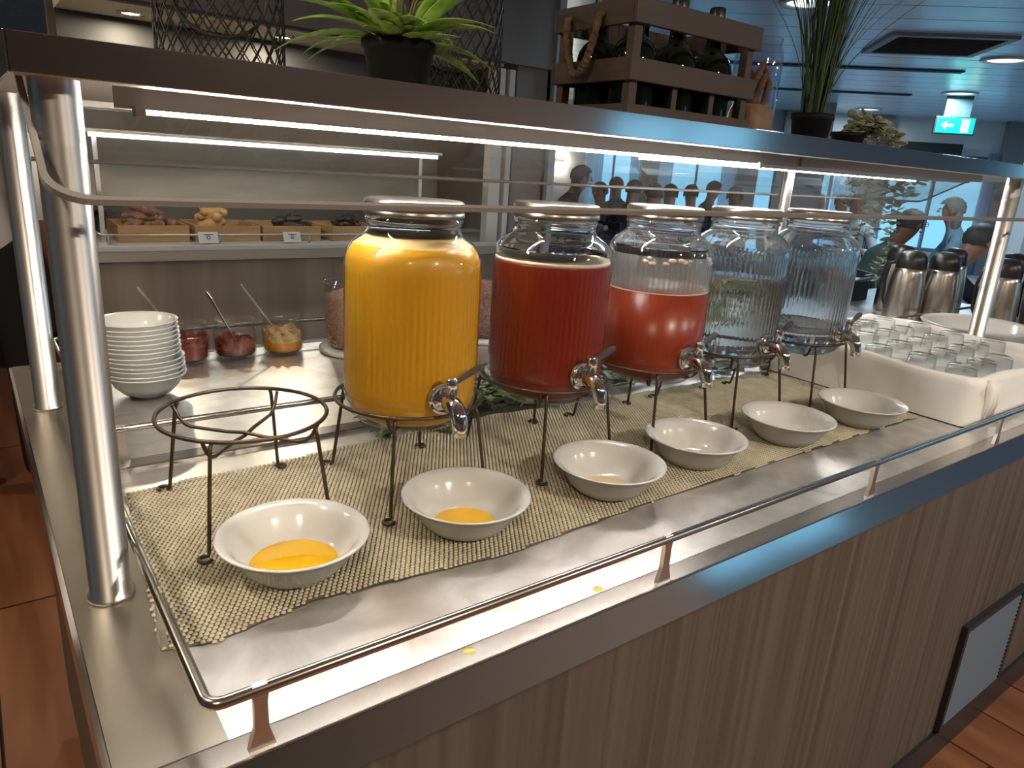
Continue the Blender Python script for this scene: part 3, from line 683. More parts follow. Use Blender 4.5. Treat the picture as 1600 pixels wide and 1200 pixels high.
def liq(level, m, name, pen=.0008):
    pr = [(0, .0042), (.058, .0042), (.073, .0057), (.0857, .0124), (.0913, .0237), (.0936, .036), (RJ-T_+pen, .05)]
    top = [(RJ-T_+pen, .212), (.093, .224), (.0893, .2345), (.0818, .2440), (.072, .2510), (.065, .2575), (.0633, .262), (.0633, .30)]
    for p in top:
        if p[1] < level: pr.append(p)
    # radius at level
    full = pr[-1:] + [p for p in top if p[1] >= level][:1]
    r = full[0][0] if len(full) < 2 else full[0][0] + (full[1][0]-full[0][0])*(level-full[0][1])/(full[1][1]-full[0][1])
    pr += [(r, level), (0, level)]
    pr = up_(pr)
    return MB().lathe(pr, 96).mesh(name, m) if m.name not in ('orange_juice', 'dark_red_tea_body') else MB().lathe(pr[:6]+[(RJ-T_+pen, .056), (RJ-T_+pen, .066)]+[(RJ-T_+pen, .07+.149*i/4) for i in range(5)]+pr[7:], 384, rf=lambda r, z, t: r-.0011*min(1, max(0, (z-.055)/.012), max(0, (.215-z)/.012))*(.5-.5*math.cos(t*64)) if .055 < z < .215 else r).mesh(name, m)
def tap(par, ang):
    t = bpy.data.objects.new('tap', None)
    # modelled along +x then rotated by ang
    q = Matrix.Rotation(ang, 4, 'Z')
    def bl(mb, n, m, p):
        mb.v = [tuple(q @ Vector(v)) for v in mb.v]; return mb.build(n, M[m], p)
    zt = .0545; x0 = RJ-.001
    a = MB()
    def disc(x0_, x1_, r0, r1, n=28):
        a.add([(x0_, r0*math.cos(2*pi*i/n), zt+r0*math.sin(2*pi*i/n)) for i in range(n)] + [(x1_, r1*math.cos(2*pi*i/n), zt+r1*math.sin(2*pi*i/n)) for i in range(n)], [(i, (i+1) % n, n+(i+1) % n, n+i) for i in range(n)] + [tuple(range(n, 2*n)), tuple(range(n))[::-1]], True)
    disc(x0-.004, x0+.005, .0215, .0215); disc(x0+.005, x0+.008, .0205, .017)
    disc(-.012+x0-.004, x0-.004, .014, .014)
    tap_o = bl(a, 'tap', 'chrome', par)
    b = MB(); pts = [(x0+.006, 0, zt), (x0+.018, 0, zt), (x0+.030, 0, zt-.001), (x0+.040, 0, zt-.006), (x0+.047, 0, zt-.015), (x0+.050, 0, zt-.027), (x0+.0505, 0, zt-.038)]
    b.tube(pts, [.0115, .0118, .0125, .0125, .0118, .0105, .010], 16); bl(b, 'spout', 'chrome', tap_o)
    c = MB(); c.lathe([(0, zt+.004), (.0078, zt+.004), (.0078, zt+.020), (.0088, zt+.021), (.0088, zt+.034), (.0075, zt+.036), (0, zt+.036)], 20, (x0+.024, 0, 0)); bl(c, 'valve', 'chrome', tap_o)
    d = MB(); P = [(0, .0035), (.012, .0042), (.03, .006), (.044, .006), (.049, .003)]
    def hp(s_, w, zz): return (x0+.024-.25*s_, s_*.97+.006, zt+.030+.30*s_+zz), w
    vs = []
    for s_, w in P:
        for sx_, zz in ((-1, -.002), (1, -.002), (1, .002), (-1, .002)):
            vs.append((x0+.024-.2*s_+sx_*w, .006+s_*.95, zt+.029+.33*s_+zz))
    fs = []
    for i in range(4):
        for k in range(4): fs.append((i*4+k, i*4+(k+1) % 4, i*4+4+(k+1) % 4, i*4+4+k))
    fs += [(0, 3, 2, 1), (16, 17, 18, 19)]
    d.add(vs, fs); bl(d, 'tap_lever', 'lever', tap_o)
    return tap_o
ZJ = 1.012
JC = [(.459, .405, 'glass drinks jar full of orange juice, nearest of the row', 'oj', .244),
      (.716, .409, 'glass drinks jar full of dark red tea', 'tea_d', .2135),
      (.973, .412, 'glass drinks jar half full of dark red tea', 'tea2_d', .158),
      (1.221, .42, 'glass drinks jar half full of pale lemon water', 'water', .168),
      (1.484, .42, 'farthest glass drinks jar, nearly empty with clear water', 'water2', .050)]
for i, (x_, y_, lab, m_, lev) in enumerate(JC):
    t = thing('drinks_jar', lab, 'drinks dispenser', (x_, y_, ZJ), 0, 'ribbed glass drink jars with taps')
    link('glass_body', jar_ojg if m_ == 'oj' else jar_tea if m_ == 'tea_d' else jar_tea2 if m_ == 'tea2_d' else jar_fog, t); link('lid', lid_me, t)
    link('drink', liq(lev, M[m_], 'drink'), t)
    if m_ == 'oj':
        MB().lathe(up_([(0, lev+.012), (.05, lev+.0125), (.0622, lev+.014), (.0632, .2585), (.0640, .2570), (.0712, .2505), (.081, lev)]), 64).build('foam', M['oj_foam'], t)
    if m_ == 'tea_d':
        MB().lathe(up_([(0, lev+.004), (.07, lev+.004), (.088, lev+.004), (.0925, lev+.006), (.0932, lev+.0002), (0, lev+.0002)]), 64).build('foam', M['foam'], t)
    if m_ == 'tea2_d':
        MB().lathe(up_([(.0938, lev+.003), (.0938, .211), (.0925, .2215)]), 256, rf=lambda r, z, t: r-.0014*(.5-.5*math.cos(t*64))).build('condensation', M['thin_fog'], t)
        rnd = random.Random(5); fo = MB()
        for k in range(26):
            a = -pi/2 + rnd.uniform(-1.1, 1.3); w = rnd.uniform(.003, .009); zz = .2235+rnd.uniform(-.004, .006)
            fo.ell((.0905*math.cos(a), .0905*math.sin(a), zz), (w, w*.5, w*.5), 8, 5, Matrix.Rotation(a+pi/2, 3, 'Z'))
        fo.build('foam', M['foam'], t)
        MB().lathe(up_([(.084, lev+.0006), (.0932, lev+.0022), (.0932, lev+.0002)]), 64).build('foam', M['foam'], t)
    tap(t, math.radians(-92))

# ================================================================ JAMS, CEREAL
def jam(x_, y_, label, mm, sm, lev, tilt):
    t = thing('jam_jar', label, 'jar', (x_, y_, ZT), 0, 'open jam jars')
    o_ = [(0, 0), (.040, 0), (.046, .004), (.0485, .012), (.0485, .055), (.046, .064), (.0435, .068), (.045, .071), (.0435, .074), (.045, .077), (.0435, .080), (.0445, .084), (.0445, .090)]
    i_ = [(.0415, .090), (.041, .068), (.0445, .058), (.0455, .05), (.0455, .012), (.043, .006), (0, .005)]
    MB().lathe(o_+i_, 48).build('glass_body', M['jarglass'], t)
    MB().lathe([(0, .0055), (.043, .0065), (.0452, .012), (.0452, lev-.004), (.043, lev), (.02, lev-.004), (0, lev-.006)], 40).build('jam', M[mm], t)
    sv = MB(); rnd = random.Random(int(x_*1000)); n = 30
    vs = []; 
    for i in range(n+1):
        a = 2*pi*i/n; h = lev + .012 + .02*rnd.random()
        vs += [(.0446*math.cos(a), .0446*math.sin(a), lev-.006), (.0440*math.cos(a), .0440*math.sin(a), min(h, .062))]
    sv.add(vs, [(2*i, 2*i+2, 2*i+3, 2*i+1) for i in range(n)], True).build('jam_smear', M[sm], t)
    sp = thing('spoon', label.replace('open glass jar', 'steel spoon standing in the jar'), 'spoon', (x_, y_, ZT), 0, 'jam spoons')
    a0 = Vector((.012, -.01, .012)); d = Vector(tilt)
    pts = [a0 + d*s_ for s_ in (0, .3, .55, .75, .9, 1.0)]
    m = MB(); pr = None; vs = []
    side = d.cross(Vector((0, 0, 1))); side.normalize(); up_ = side.cross(d).normalized()
    for p_, w in zip(pts, (.004, .0038, .0048, .0075, .0105, .006)):
        for s1, s2 in ((-1, -1), (1, -1), (1, 1), (-1, 1)): vs.append(p_ + side*w*s1 + up_*.0012*s2)
    m.add(vs, [(i*4+k, i*4+(k+1) % 4, i*4+4+(k+1) % 4, i*4+4+k) for i in range(5) for k in range(4)] + [(0, 3, 2, 1), (20, 21, 22, 23)])
    m.build('handle', M['post'], sp)
    MB().ell(a0, (.012, .018, .004), 12, 6, Matrix.Rotation(1.1, 3, 'X')).build('spoon_bowl', M['post'], sp)
jam(.330, 1.222, 'open glass jar of bright red jam beside the bowl stack', 'jam_red', 'smear', .04, (-.10, .02, .16))
jam(.440, 1.228, 'open glass jar of dark berry jam in the middle of the three', 'jam_dark', 'smear', .024, (-.075, -.01, .148))
jam(.552, 1.222, 'open glass jar of orange marmalade, rightmost of the three', 'jam_orange', 'smear2', .034, (-.10, .03, .155))
def cereal(x_, y_, label, m_, h=.17):
    t = thing('cereal_tub', label, 'container', (x_, y_, ZT), 0, 'clear tubs of cereal')
    MB().lathe([(0, 0), (.103, 0), (.105, .003), (.105, .009), (.100, .012), (0, .012)], 48).build('base', M['china'], t)
    MB().lathe([(.082, .013), (.088, .05), (.0915, h), (.0945, h+.003), (.0945, h+.006), (.0895, h+.006), (.0885, h), (.086, .05), (.080, .015), (0, .015)], 56).build('tub_wall', M['plastic'], t)
    rnd = random.Random(int(x_*100))
    body = MB().lathe([(0, .016), (.0795, .017), (.0853, .05), (.0872, h-.035), (.075, h-.026), (.04, h-.012), (0, h-.008)], 48).build('cereal_fill', M[m_], t)
    pb = MB(); n = 1500
    for i in range(n):
        a = rnd.uniform(0, 2*pi)
        if i % 4: z = rnd.uniform(.02, h-.03); r = .0800+.0055*min(1, z/.05)+.001*(z/h)
        else: rr = math.sqrt(rnd.random()); r = .08*rr; z = h-.010-.022*rr*rr
        w = .0042; pb.ell((r*math.cos(a), r*math.sin(a), z), (w, .002, .002), 5, 3, Matrix.Rotation(rnd.uniform(0, 3), 3, 'Z') @ Matrix.Rotation(rnd.uniform(-1.2, 1.2), 3, 'Y'))
    o = pb.build('cereal_grain', M[m_], t); o['kind'] = 'stuff'
cereal(.735, 1.165, 'clear plastic tub of puffed rice cereal left of the orange juice jar', 'cereal')
cereal(1.115, 1.165, 'clear plastic tub of brown cereal seen between the first two drink jars', 'cereal2')
# juice drops on the front strip
for (x_, y_, r, lab) in [(.321, .021, .0055, 'nearer yellow juice drop on the steel edge strip'), (.515, .036, .0055, 'farther yellow juice drop on the steel edge strip')]:
    tag(MB().lathe([(0, .0012), (r*.6, .001), (r, 0)], 16, sx=1.25).build('juice_drop', M['drop'], None, (x_, y_, ZT)), lab, 'drop')

# ================================================================ LINEN CRATE WITH GLASSES
TX0, TX1, TY0, TY1, TZ = 1.63, 2.19, .075, .61, 1.008
lc = thing('linen_crate', 'crate draped in white linen holding rows of upturned glasses', 'crate', (0, 0, 0))
def ringpts(z, off, n=26, wob=0, seed=0):
    pts = []; x0, x1, y0, y1 = TX0-off, TX1+off, TY0-off, TY1+off; R_ = .02
    seq = [(x0+R_, y0, x1-R_, y0), (x1, y0+R_, x1, y1-R_), (x1-R_, y1, x0+R_, y1), (x0, y1-R_, x0, y0+R_)]
    for s_, (a, b, c, d) in enumerate(seq):
        for i in range(n):
            t = i/(n-1); x = a+(c-a)*t; y = b+(d-b)*t
            w = wob*math.sin(i*.9+s_*2+seed)*(.5+.5*math.sin(i*.37+s_)) + wob*.6*math.sin(i*2.3+s_)
            nx_, ny_ = [(0, -1), (1, 0), (0, 1), (-1, 0)][s_]
            if s_ == 0 and i < 5: w += .010*wob/.004*math.exp(-(i-1.5)**2)
            pts.append((x+nx_*w, y+ny_*w, z + .004*math.sin(i*.35+s_*1.3)*(z > TZ-.02)))
    return pts
rows = [ringpts(ZT+.0015, .004, wob=.0012), ringpts(ZT+.03, .001, wob=.003, seed=1), ringpts(ZT+.06, .0, wob=.003, seed=2), ringpts(ZT+.09, .001, wob=.0025, seed=3), ringpts(TZ-.006, 0, wob=.001), ringpts(TZ, -.008), ringpts(TZ-.004, -.018), ringpts(TZ-.016, -.026, wob=.001), ringpts(TZ-.030, -.03)]
vs = [p for r in rows for p in r]; nn = len(rows[0]); fs = []
for j in range(len(rows)-1):
    for i in range(nn): fs.append((j*nn+i, j*nn+(i+1) % nn, (j+1)*nn+(i+1) % nn, (j+1)*nn+i))
fs.append(tuple(range((len(rows)-1)*nn, len(rows)*nn)))
MB().add(vs, fs, True).build('linen_cloth', M['linen'], lc)
# bunched fold at the near corner
fb = MB()
for k in range(3):
    fb.tube([(TX0+.035+k*.02, TY0-.004, TZ-.002-k*.004), (TX0+.03+k*.018, TY0-.012, TZ-.02), (TX0+.035+k*.02, TY0-.011, TZ-.055), (TX0+.03+k*.026, TY0-.006, ZT+.012)], [.006, .009-.002*k, .007, .002], 10)
fb.build('linen_fold', M['linen'], lc)
gl = MB().lathe([(0, .036), (.023, .036), (.0262, .034), (.027, .031), (.0295, .0), (.0285, .0), (.0258, .030), (0, .031)], 24).mesh('glass_tumbler', M['thin'])
rn = ['front', 'second', 'third', 'fourth', 'fifth', 'sixth', 'back']
for r_ in range(5):
    for c in range(5):
        if (r_, c) in ((0, 4), (0, 3)): continue
        o = link('glass_tumbler', gl, None, (TX0+.085+c*.098+(r_ % 2)*.02+random.uniform(-.004, .004), TY0+.075+r_*.094+random.uniform(-.004, .004), TZ-.0295), (0, 0, random.random()), (1.12, 1.12, 1))
        tag(o, 'small clear upturned glass in the linen crate, %s from the left in the %s row' % (['first', 'second', 'third', 'fourth', 'fifth'][c], ['front', 'second', 'third', 'fourth', 'back'][r_]), 'glass', 'upturned glasses in the linen crate')
# ================================================================ AIRPOTS
ap_b = MB().lathe([(0, 0), (.072, 0), (.076, .004), (.076, .02), (.0745, .08), (.070, .14), (.063, .19), (.058, .212), (.056, .212)], 40).mesh('steel_body', M['airpot'])
ap_l = MB().lathe([(.0595, .205), (.0605, .215), (.060, .235), (.055, .252), (.042, .264), (.02, .270), (0, .271)], 36).mesh('black_cap', M['black'])
ap_h = MB().tube([(0, -.062, .222), (0, -.085, .215), (0, -.094, .16), (0, -.088, .08), (0, -.075, .06)], .007, 8).mesh('handle', M['black'])
AP = [(2.74, .775, 'steel airpot with black cap, leftmost of the row behind the glasses'), (2.86, .71, 'second steel airpot from the left in the front row'), (2.93, .53, 'steel airpot partly behind the shelf post'),
      (2.98, .93, 'steel airpot in the back row between the first two'), (3.14, .80, 'steel airpot in the back row left of the shelf post'), (3.02, .42, 'steel airpot right of the shelf post'), (3.25, .62, 'rightmost steel airpot in the back row')]
for i, (x_, y_, lab) in enumerate(AP):
    t = thing('airpot', lab, 'thermos', (x_, y_, ZT), random.uniform(2.2, 3.6), 'steel airpots'); t.scale = (.86, .86, 1); link('steel_body', ap_b, t); link('black_cap', ap_l, t); link('handle', ap_h, t)
tag(MB().lathe([(0, 0), (.12, 0), (.14, .01), (.165, .085), (.172, .092), (.168, .096), (.158, .088), (.135, .018), (0, .010)], 56, sx=1.0, sy=.9).build('serving_basin', M['china'], None, (2.47, .415, ZT)), 'white oval serving basin at the foot of the right shelf post', 'basin')
pb = MB().box(-.13, .13, -.05, .05, 0, .085, .004)
t = thing('planter_box', 'black planter box behind the linen crate at the foot of the hanging eucalyptus', 'planter', (3.02, 1.17, ZT), 0); pb.build('box', M['pot'], t)
MB().box(-.12, .12, -.04, .04, .085, .088).build('soil', M['soil'], t)

# ================================================================ THINGS ON THE SHELF
ZH = ZS1
def basket(x_, y_, r, h, label):
    t = thing('wire_basket', label, 'basket', (x_, y_, ZH), 0, 'black wire baskets on the shelf')
    w = MB(); n = 24
    for k in range(n):
        for s_ in (-1, 1):
            pts = []
            for i in range(15):
                f = i/14; a = 2*pi*k/n + s_*f*1.5; pts.append((r*math.cos(a), r*math.sin(a), .004+f*h))
            w.tube(pts, .0012, 4, cap=False)
    w.build('wire_mesh', M['wire'], t)
    for z_ in (.003, h*.985): MB().tube([(r*math.cos(2*pi*i/40), r*math.sin(2*pi*i/40), z_) for i in range(40)], .0028, 8, closed=True).build('rim_wire', M['wire'], t)
    b = MB()
    for k in range(-7, 8):
        q = r*k/8; L = math.sqrt(max(r*r-q*q, 0)); b.tube([(q, -L, .003), (q, L, .003)], .0009, 4).tube([(-L, q, .003), (L, q, .003)], .0009, 4)
    b.build('bottom_wire', M['wire'], t)
    # round loop handle on the viewer's side
    a0 = math.atan2(CY-y_, CX-x_); pts = []
    for i in range(32):
        g_ = 2*pi*i/32; da = .062*math.cos(g_)/r; pts.append(((r+.004)*math.cos(a0+da), (r+.004)*math.sin(a0+da), .115+.062*math.sin(g_)))
    MB().tube(pts, .0022, 8, closed=True).build('loop_handle', M['wire'], t)
basket(.272, .62, .083, .19, 'black diamond mesh wire basket at the left end of the overhead shelf')
basket(.635, .60, .075, .19, 'black wire basket behind the bright green potted plant')
def pot(par, r0, r1, h):
    MB().lathe([(0, 0), (r0, 0), (r1, h*.82), (r1+.003, h*.83), (r1+.003, h), (r1-.002, h), (r1-.004, h-.012), (0, h-.012)], 36).build('pot', M['pot'], par)
    MB().lathe([(0, h-.010), (r1-.004, h-.011)], 24).build('soil', M['soil'], par)
def leafmesh(name, L, w, m, bend=.3, fold=.25, tip=2.0, n=10):
    vs = []; 
    for i in range(n+1):
        f = i/n; ww = w*math.sin(pi*min(1, f**.8*.97+.03))**.8*(1-f**tip*.3); x = L*math.sin(bend*f*1.0)/max(bend, .01) if bend > .02 else L*f
        z = -L*(1-math.cos(bend*f))/max(bend, .01) if bend > .02 else 0
        for s_ in (-1, 0, 1): vs.append((x, s_*ww, z + (abs(s_)*fold*ww)))
    vs2 = [(a, b, c-.0006) for a, b, c in vs]; N = len(vs)
    fs = []
    for i in range(n):
        for k in (0, 1):
            p = i*3+k; fs.append((p, p+3, p+4, p+1)); fs.append((N+p, N+p+1, N+p+4, N+p+3))
        fs.append((i*3, N+i*3, N+i*3+3, i*3+3)); fs.append((i*3+2, i*3+5, N+i*3+5, N+i*3+2))
    return MB().add(vs+vs2, fs, True).mesh(name, m)
# bright green plant
gp = thing('potted_plant', 'bright green leafy plant in a black pot on the overhead shelf', 'plant', (.420, .385, ZH))
pot(gp, .034, .043, .058)
lm = [leafmesh('leaf', .12, .0145, M['leaf'], b) for b in (.5, .9, 1.3)]
rnd = random.Random(11)
for i in range(46):
    az = rnd.uniform(0, 2*pi); el = rnd.uniform(.25, 1.35); k = 2 if el > .9 else (1 if el > .5 else 0)
    link('leaf', lm[k], gp, (.012*math.cos(az), .012*math.sin(az), .05), (0, -el, az), (rnd.uniform(.55, 1.25),)*3)
for az, el, s_ in [(2.3, .35, 1.1), (2.6, .22, .9), (-.5, .25, 1.0), (-.2, .1, .85), (-.75, 1.0, 1.9), (-.65, .9, 2.1), (2.9, .3, 1.2), (3.3, .5, 1.1), (-.9, .6, 1.0)]:
    link('leaf', lm[1], gp, (.012*math.cos(az), .012*math.sin(az), .052), (rnd.uniform(-.3, .3), -el, az), (s_, s_, s_))
st = MB()
for i in range(7):
    az = rnd.uniform(0, 6.28); st.tube([(.01*math.cos(az), .01*math.sin(az), .045), (.02*math.cos(az), .02*math.sin(az), .10), (.045*math.cos(az), .045*math.sin(az), .16)], .0018, 6)
st.build('stem', M['stem'], gp)
# crate with bottles
cr = thing('wooden_crate', 'slatted brown wooden crate of green bottles on the overhead shelf', 'crate', (.797, .357, ZH))
CW, CD = .288, .175
def slat(x0, x1, y0, y1, z0, z1): MB().box(x0, x1, y0, y1, z0, z1, .0015).build('slat', M['crate'], cr)
for z0, z1 in ((.0, .022), (.055, .088), (.134, .170)):
    slat(-.008, CW+.008, -.008, 0, z0, z1); slat(-.008, CW+.008, CD, CD+.008, z0, z1)
    slat(-.008, 0, 0, CD, z0, z1); slat(CW, CW+.008, 0, CD, z0, z1)
for x_, y_ in ((0, 0), (CW-.016, 0), (0, CD-.016), (CW-.016, CD-.016)):
    MB().box(x_, x_+.016, y_, y_+.016, 0, .166, .001).build('corner_post', M['crate'], cr)
for x_ in (.098, .19): MB().box(x_, x_+.012, .002, .008, .002, .06).build('upright', M['crate'], cr)
MB().box(.0, CW, 0, CD, .0005, .006).build('crate_bottom', M['crate'], cr)
# rope handle on the left end, hanging outside
rp_ = []
for i in range(21):
    f = i/20; rp_.append((-.016-.006*math.sin(pi*f), .065+.075*f, .150-.085*math.sin(pi*f)**.7))
rp_ = [(-.002, .065, .152)] + rp_ + [(-.002, .14, .152)]
ro = MB().tube(rp_, [.0055*(1+.12*math.sin(i*2.6)) for i in range(len(rp_))], 10)
# two twisted strands
for ph in (0, pi):
    tw = []
    for i in range(121):
        f = i/120*(len(rp_)-1); a = int(min(f, len(rp_)-2)); p_ = Vector(rp_[a]).lerp(Vector(rp_[a+1]), f-a); g_ = i*.62+ph
        tw.append((p_.x+.0035*math.cos(g_), p_.y+.0035*math.sin(g_), p_.z+.0025*math.cos(g_)))
    ro.tube(tw, .0035, 6)
ro.build('rope_handle', M['rope'], cr)
bt_b = MB().lathe([(0, 0), (.034, 0), (.037, .004), (.0375, .02), (.0375, .078), (.0368, .090), (.034, .101), (.029, .110), (.022, .117), (.0145, .122), (.0125, .130), (.0125, .165), (.0145, .167), (.0145, .173), (.0125, .175), (.0105, .175), (.0105, .13), (.0125, .120), (.020, .1152), (.027, .108), (.032, .0995), (.0345, .089), (.0352, .078), (.0352, .008), (0, .006)], 32).mesh('glass_body', M['bottle'])
bt_c = MB().lathe([(.0128, .155), (.0135, .156), (.014, .188), (.012, .191), (0, .191)], 20).mesh('cap', M['cork'])
BT = [(.05, .048, 'front row left'), (.144, .048, 'front row middle'), (.238, .048, 'front row right'), (.05, .13, 'back row left'), (.144, .13, 'back row middle'), (.238, .13, 'back row right')]
for a, b, w in BT:
    t = thing('bottle', 'dark green glass bottle with black cap, %s in the wooden crate' % w, 'bottle', (.797+a, .357+b, ZH+.0065), 0, 'green bottles in the crate'); link('glass_body', bt_b, t); link('cap', bt_c, t)
# glass jar with driftwood
dj = thing('decor_jar', 'large clear glass jar of driftwood and dried orange beside the crate', 'jar', (1.225, .45, ZH)); dj.scale = (.95, .95, 1.2)
MB().lathe([(0, 0), (.044, 0), (.048, .005), (.048, .12), (.044, .135), (.040, .140), (.042, .143), (.042, .150), (.040, .150), (.039, .138), (.046, .118), (.046, .006), (0, .004)], 40).build('glass_body', M['plastic'], dj)
MB().lathe([(0, .0045), (.044, .006), (.0450, .045), (.03, .052), (0, .055)], 24).build('dried_slices', M['shells'], dj)
rnd = random.Random(3)
for i in range(9):
    a = rnd.uniform(0, 6.28); q = MB().tube([(.02*math.cos(a), .02*math.sin(a), .045), (.03*math.cos(a+.5), .03*math.sin(a+.5), .075+.02*rnd.random()), (.022*math.cos(a+1.2), .022*math.sin(a+1.2), .10+.025*rnd.random())], [.006, .007, .004], 7)
    q.build('driftwood', M['wood_bits'], dj)
# tall grass pot
gg = thing('potted_grass', 'tall dark green artificial grass in a black pot on the shelf', 'plant', (1.50, .49, ZH))
pot(gg, .036, .043, .07)
rnd = random.Random(9)
bl_ = []
for k in range(6):
    vs = []; b_ = .12*k; L = .42
    for i in range(9):
        f = i/8; w = .0022*(1-f)**.6+.0003; x = b_*.5*f*f*L*1.4; vs += [(x, -w, f*L), (x+.0006, w, f*L), (x-.0006, w, f*L)]
    fs = [(i*3+a, i*3+b, i*3+3+b, i*3+3+a) for i in range(8) for a, b in ((0, 1), (1, 2), (2, 0))]
    bl_.append(MB().add(vs, fs, True).mesh('grass_blade', M['grass']))
for i in range(110):
    az = rnd.uniform(0, 6.28); r_ = .028*math.sqrt(rnd.random()); k = rnd.choice([0, 0, 0, 1, 1, 2, 2, 3, 5])
    link('grass_blade', bl_[k], gg, (r_*math.cos(az), r_*math.sin(az), .066), (rnd.uniform(-.05, .05), rnd.uniform(0, .08), az), (1, 1, rnd.uniform(.5, 1.1)))
# eucalyptus pot + hanging strands
eu = thing('potted_eucalyptus', 'small black pot of pale eucalyptus trailing over the rear shelf edge', 'plant', (1.90, .63, ZH))
pot(eu, .032, .042, .06)
el_ = MB().lathe([(0, .0004), (.6, .0006), (1, 0), (.6, -.0003), (0, -.0004)], 9, sx=.011, sy=.009)
el_.v = [(v[0]+.011, v[1], v[2]) for v in el_.v]; elm = el_.mesh('leaf', M['euc'])
rnd = random.Random(21); stn = MB(); nl = 0
def strand(pts, step=.013, s0=1.0):
    global nl
    P = [Vector(p) for p in pts]; stn.tube(P, .0013, 5)
    L = 0; seg = [(P[i+1]-P[i]).length for i in range(len(P)-1)]; tot = sum(seg); d = 0; k = 0
    while d < tot:
        q = d; i = 0
        while i < len(seg)-1 and q > seg[i]: q -= seg[i]; i += 1
        p = P[i].lerp(P[i+1], q/seg[i])
        for sgn in (0, pi):
            az = k*1.3+sgn; link('leaf', elm, eu, p, (rnd.uniform(-.6, .6), rnd.uniform(-.7, .5), az), (s0*rnd.uniform(.7, 1.2),)*3); nl += 1
        d += step; k += 1
for i in range(14):
    a = rnd.uniform(-1.6, 1.2); R_ = rnd.uniform(.07, .16)
    strand([(0, 0, .05), (R_*.5*math.cos(a), R_*.5*math.sin(a), .085+.02*rnd.random()), (R_*math.cos(a), R_*math.sin(a), .02+.03*rnd.random())], .013, 1.25)
def hang(x_, y_, zb, wob):
    # x_, y_ world position of the hanging part behind the shelf edge
    X, Y = x_-1.90, y_-.63; pts = [(X*.3, Y*.3, .06), (X*.8, Y*.8, .015), (X, Y, -.01)]
    n = 7
    for i in range(1, n+1): pts.append((X+wob*math.sin(i*1.1)*i/n, Y+.01*math.cos(i), -.01-(ZH-.01-zb)*i/n))
    strand(pts, .0165, 1.25)
stn.build('stem', M['stem'], eu)
hg = thing('eucalyptus_garland', 'sage green eucalyptus garland hanging over the rear edge of the overhead shelf', 'plant', (1.90, .63, ZH))
eu = hg; stn = MB(); base = [(.45, .27, .004), (.9, .33, .004)]
for (X, Y, zb, wob) in [(3.02, 1.15, .985, .02), (3.25, 1.14, .97, -.06), (3.12, 1.13, 1.17, .015), (3.31, 1.14, 1.25, .01), (3.38, 1.13, 1.35, .015), (2.86, 1.13, 1.30, .01)]:
    X -= 1.90; Y -= .63
    pts = [(.5, .28, .004), (X*.8, .36, .005), (X-.02, .40, .005), (X, .445, -.004), (X, Y, -.05)]
    for i in range(1, 8): pts.append((X+wob*math.sin(i*1.1)*i/7, Y+.008*math.cos(i), -.05-(ZH-.05-zb)*i/7))
    P = [Vector(p) for p in pts]; strand(pts[3:], .0155, 1.75); stn.tube(pts[:4], .0013, 5)
stn.build('stem', M['stem'], hg)
# ivy garland on the counter along the ridge
iv = thing('ivy_garland', 'variegated artificial ivy garland lying behind the drink jars', 'plant', (0, 0, ZT))
ivm = MB().add([(0, 0, 0), (.010, .011, .003), (.007, .017, .001), (.018, .010, .003), (.030, 0, 0), (.018, -.010, .003), (.007, -.017, .001), (.010, -.011, .003), (.013, 0, .0035),
    (0, 0, -.001), (.010, .011, .002), (.007, .017, 0), (.018, .010, .002), (.030, 0, -.001), (.018, -.010, .002), (.007, -.017, 0), (.010, -.011, .002), (.013, 0, .0025)],
    [(8, i, (i+1) % 8) for i in range(8)] + [(17, 9+(i+1) % 8, 9+i) for i in range(8)] + [(i, 9+i, 9+(i+1) % 8, (i+1) % 8) for i in range(8)]).mesh('leaf', M['ivy'])
rnd = random.Random(4); stv = MB()
for (x0, x1, yc, n, dz) in [(.49, .68, .622, 60, .015), (.64, .98, .64, 122, .03), (.95, 1.25, .66, 60, .025), (1.3, 1.8, .635, 50, .02)]:
    pts = [(x0+(x1-x0)*i/10, yc+.02*math.sin(i*1.3+x0*9), .010+dz*.3*abs(math.sin(i))) for i in range(11)]; stv.tube(pts, .0013, 5)
    for i in range(n):
        x_ = rnd.uniform(x0, x1); y_ = yc+rnd.uniform(-.05, .05)
        link('leaf', ivm, iv, (x_, y_, .008+rnd.random()*(.012+dz)), (rnd.uniform(-.5, .5), rnd.uniform(-.5, .3), rnd.uniform(0, 6.28)), (rnd.uniform(.95, 1.5),)*3)
stv.build('stem', M['stem'], iv)

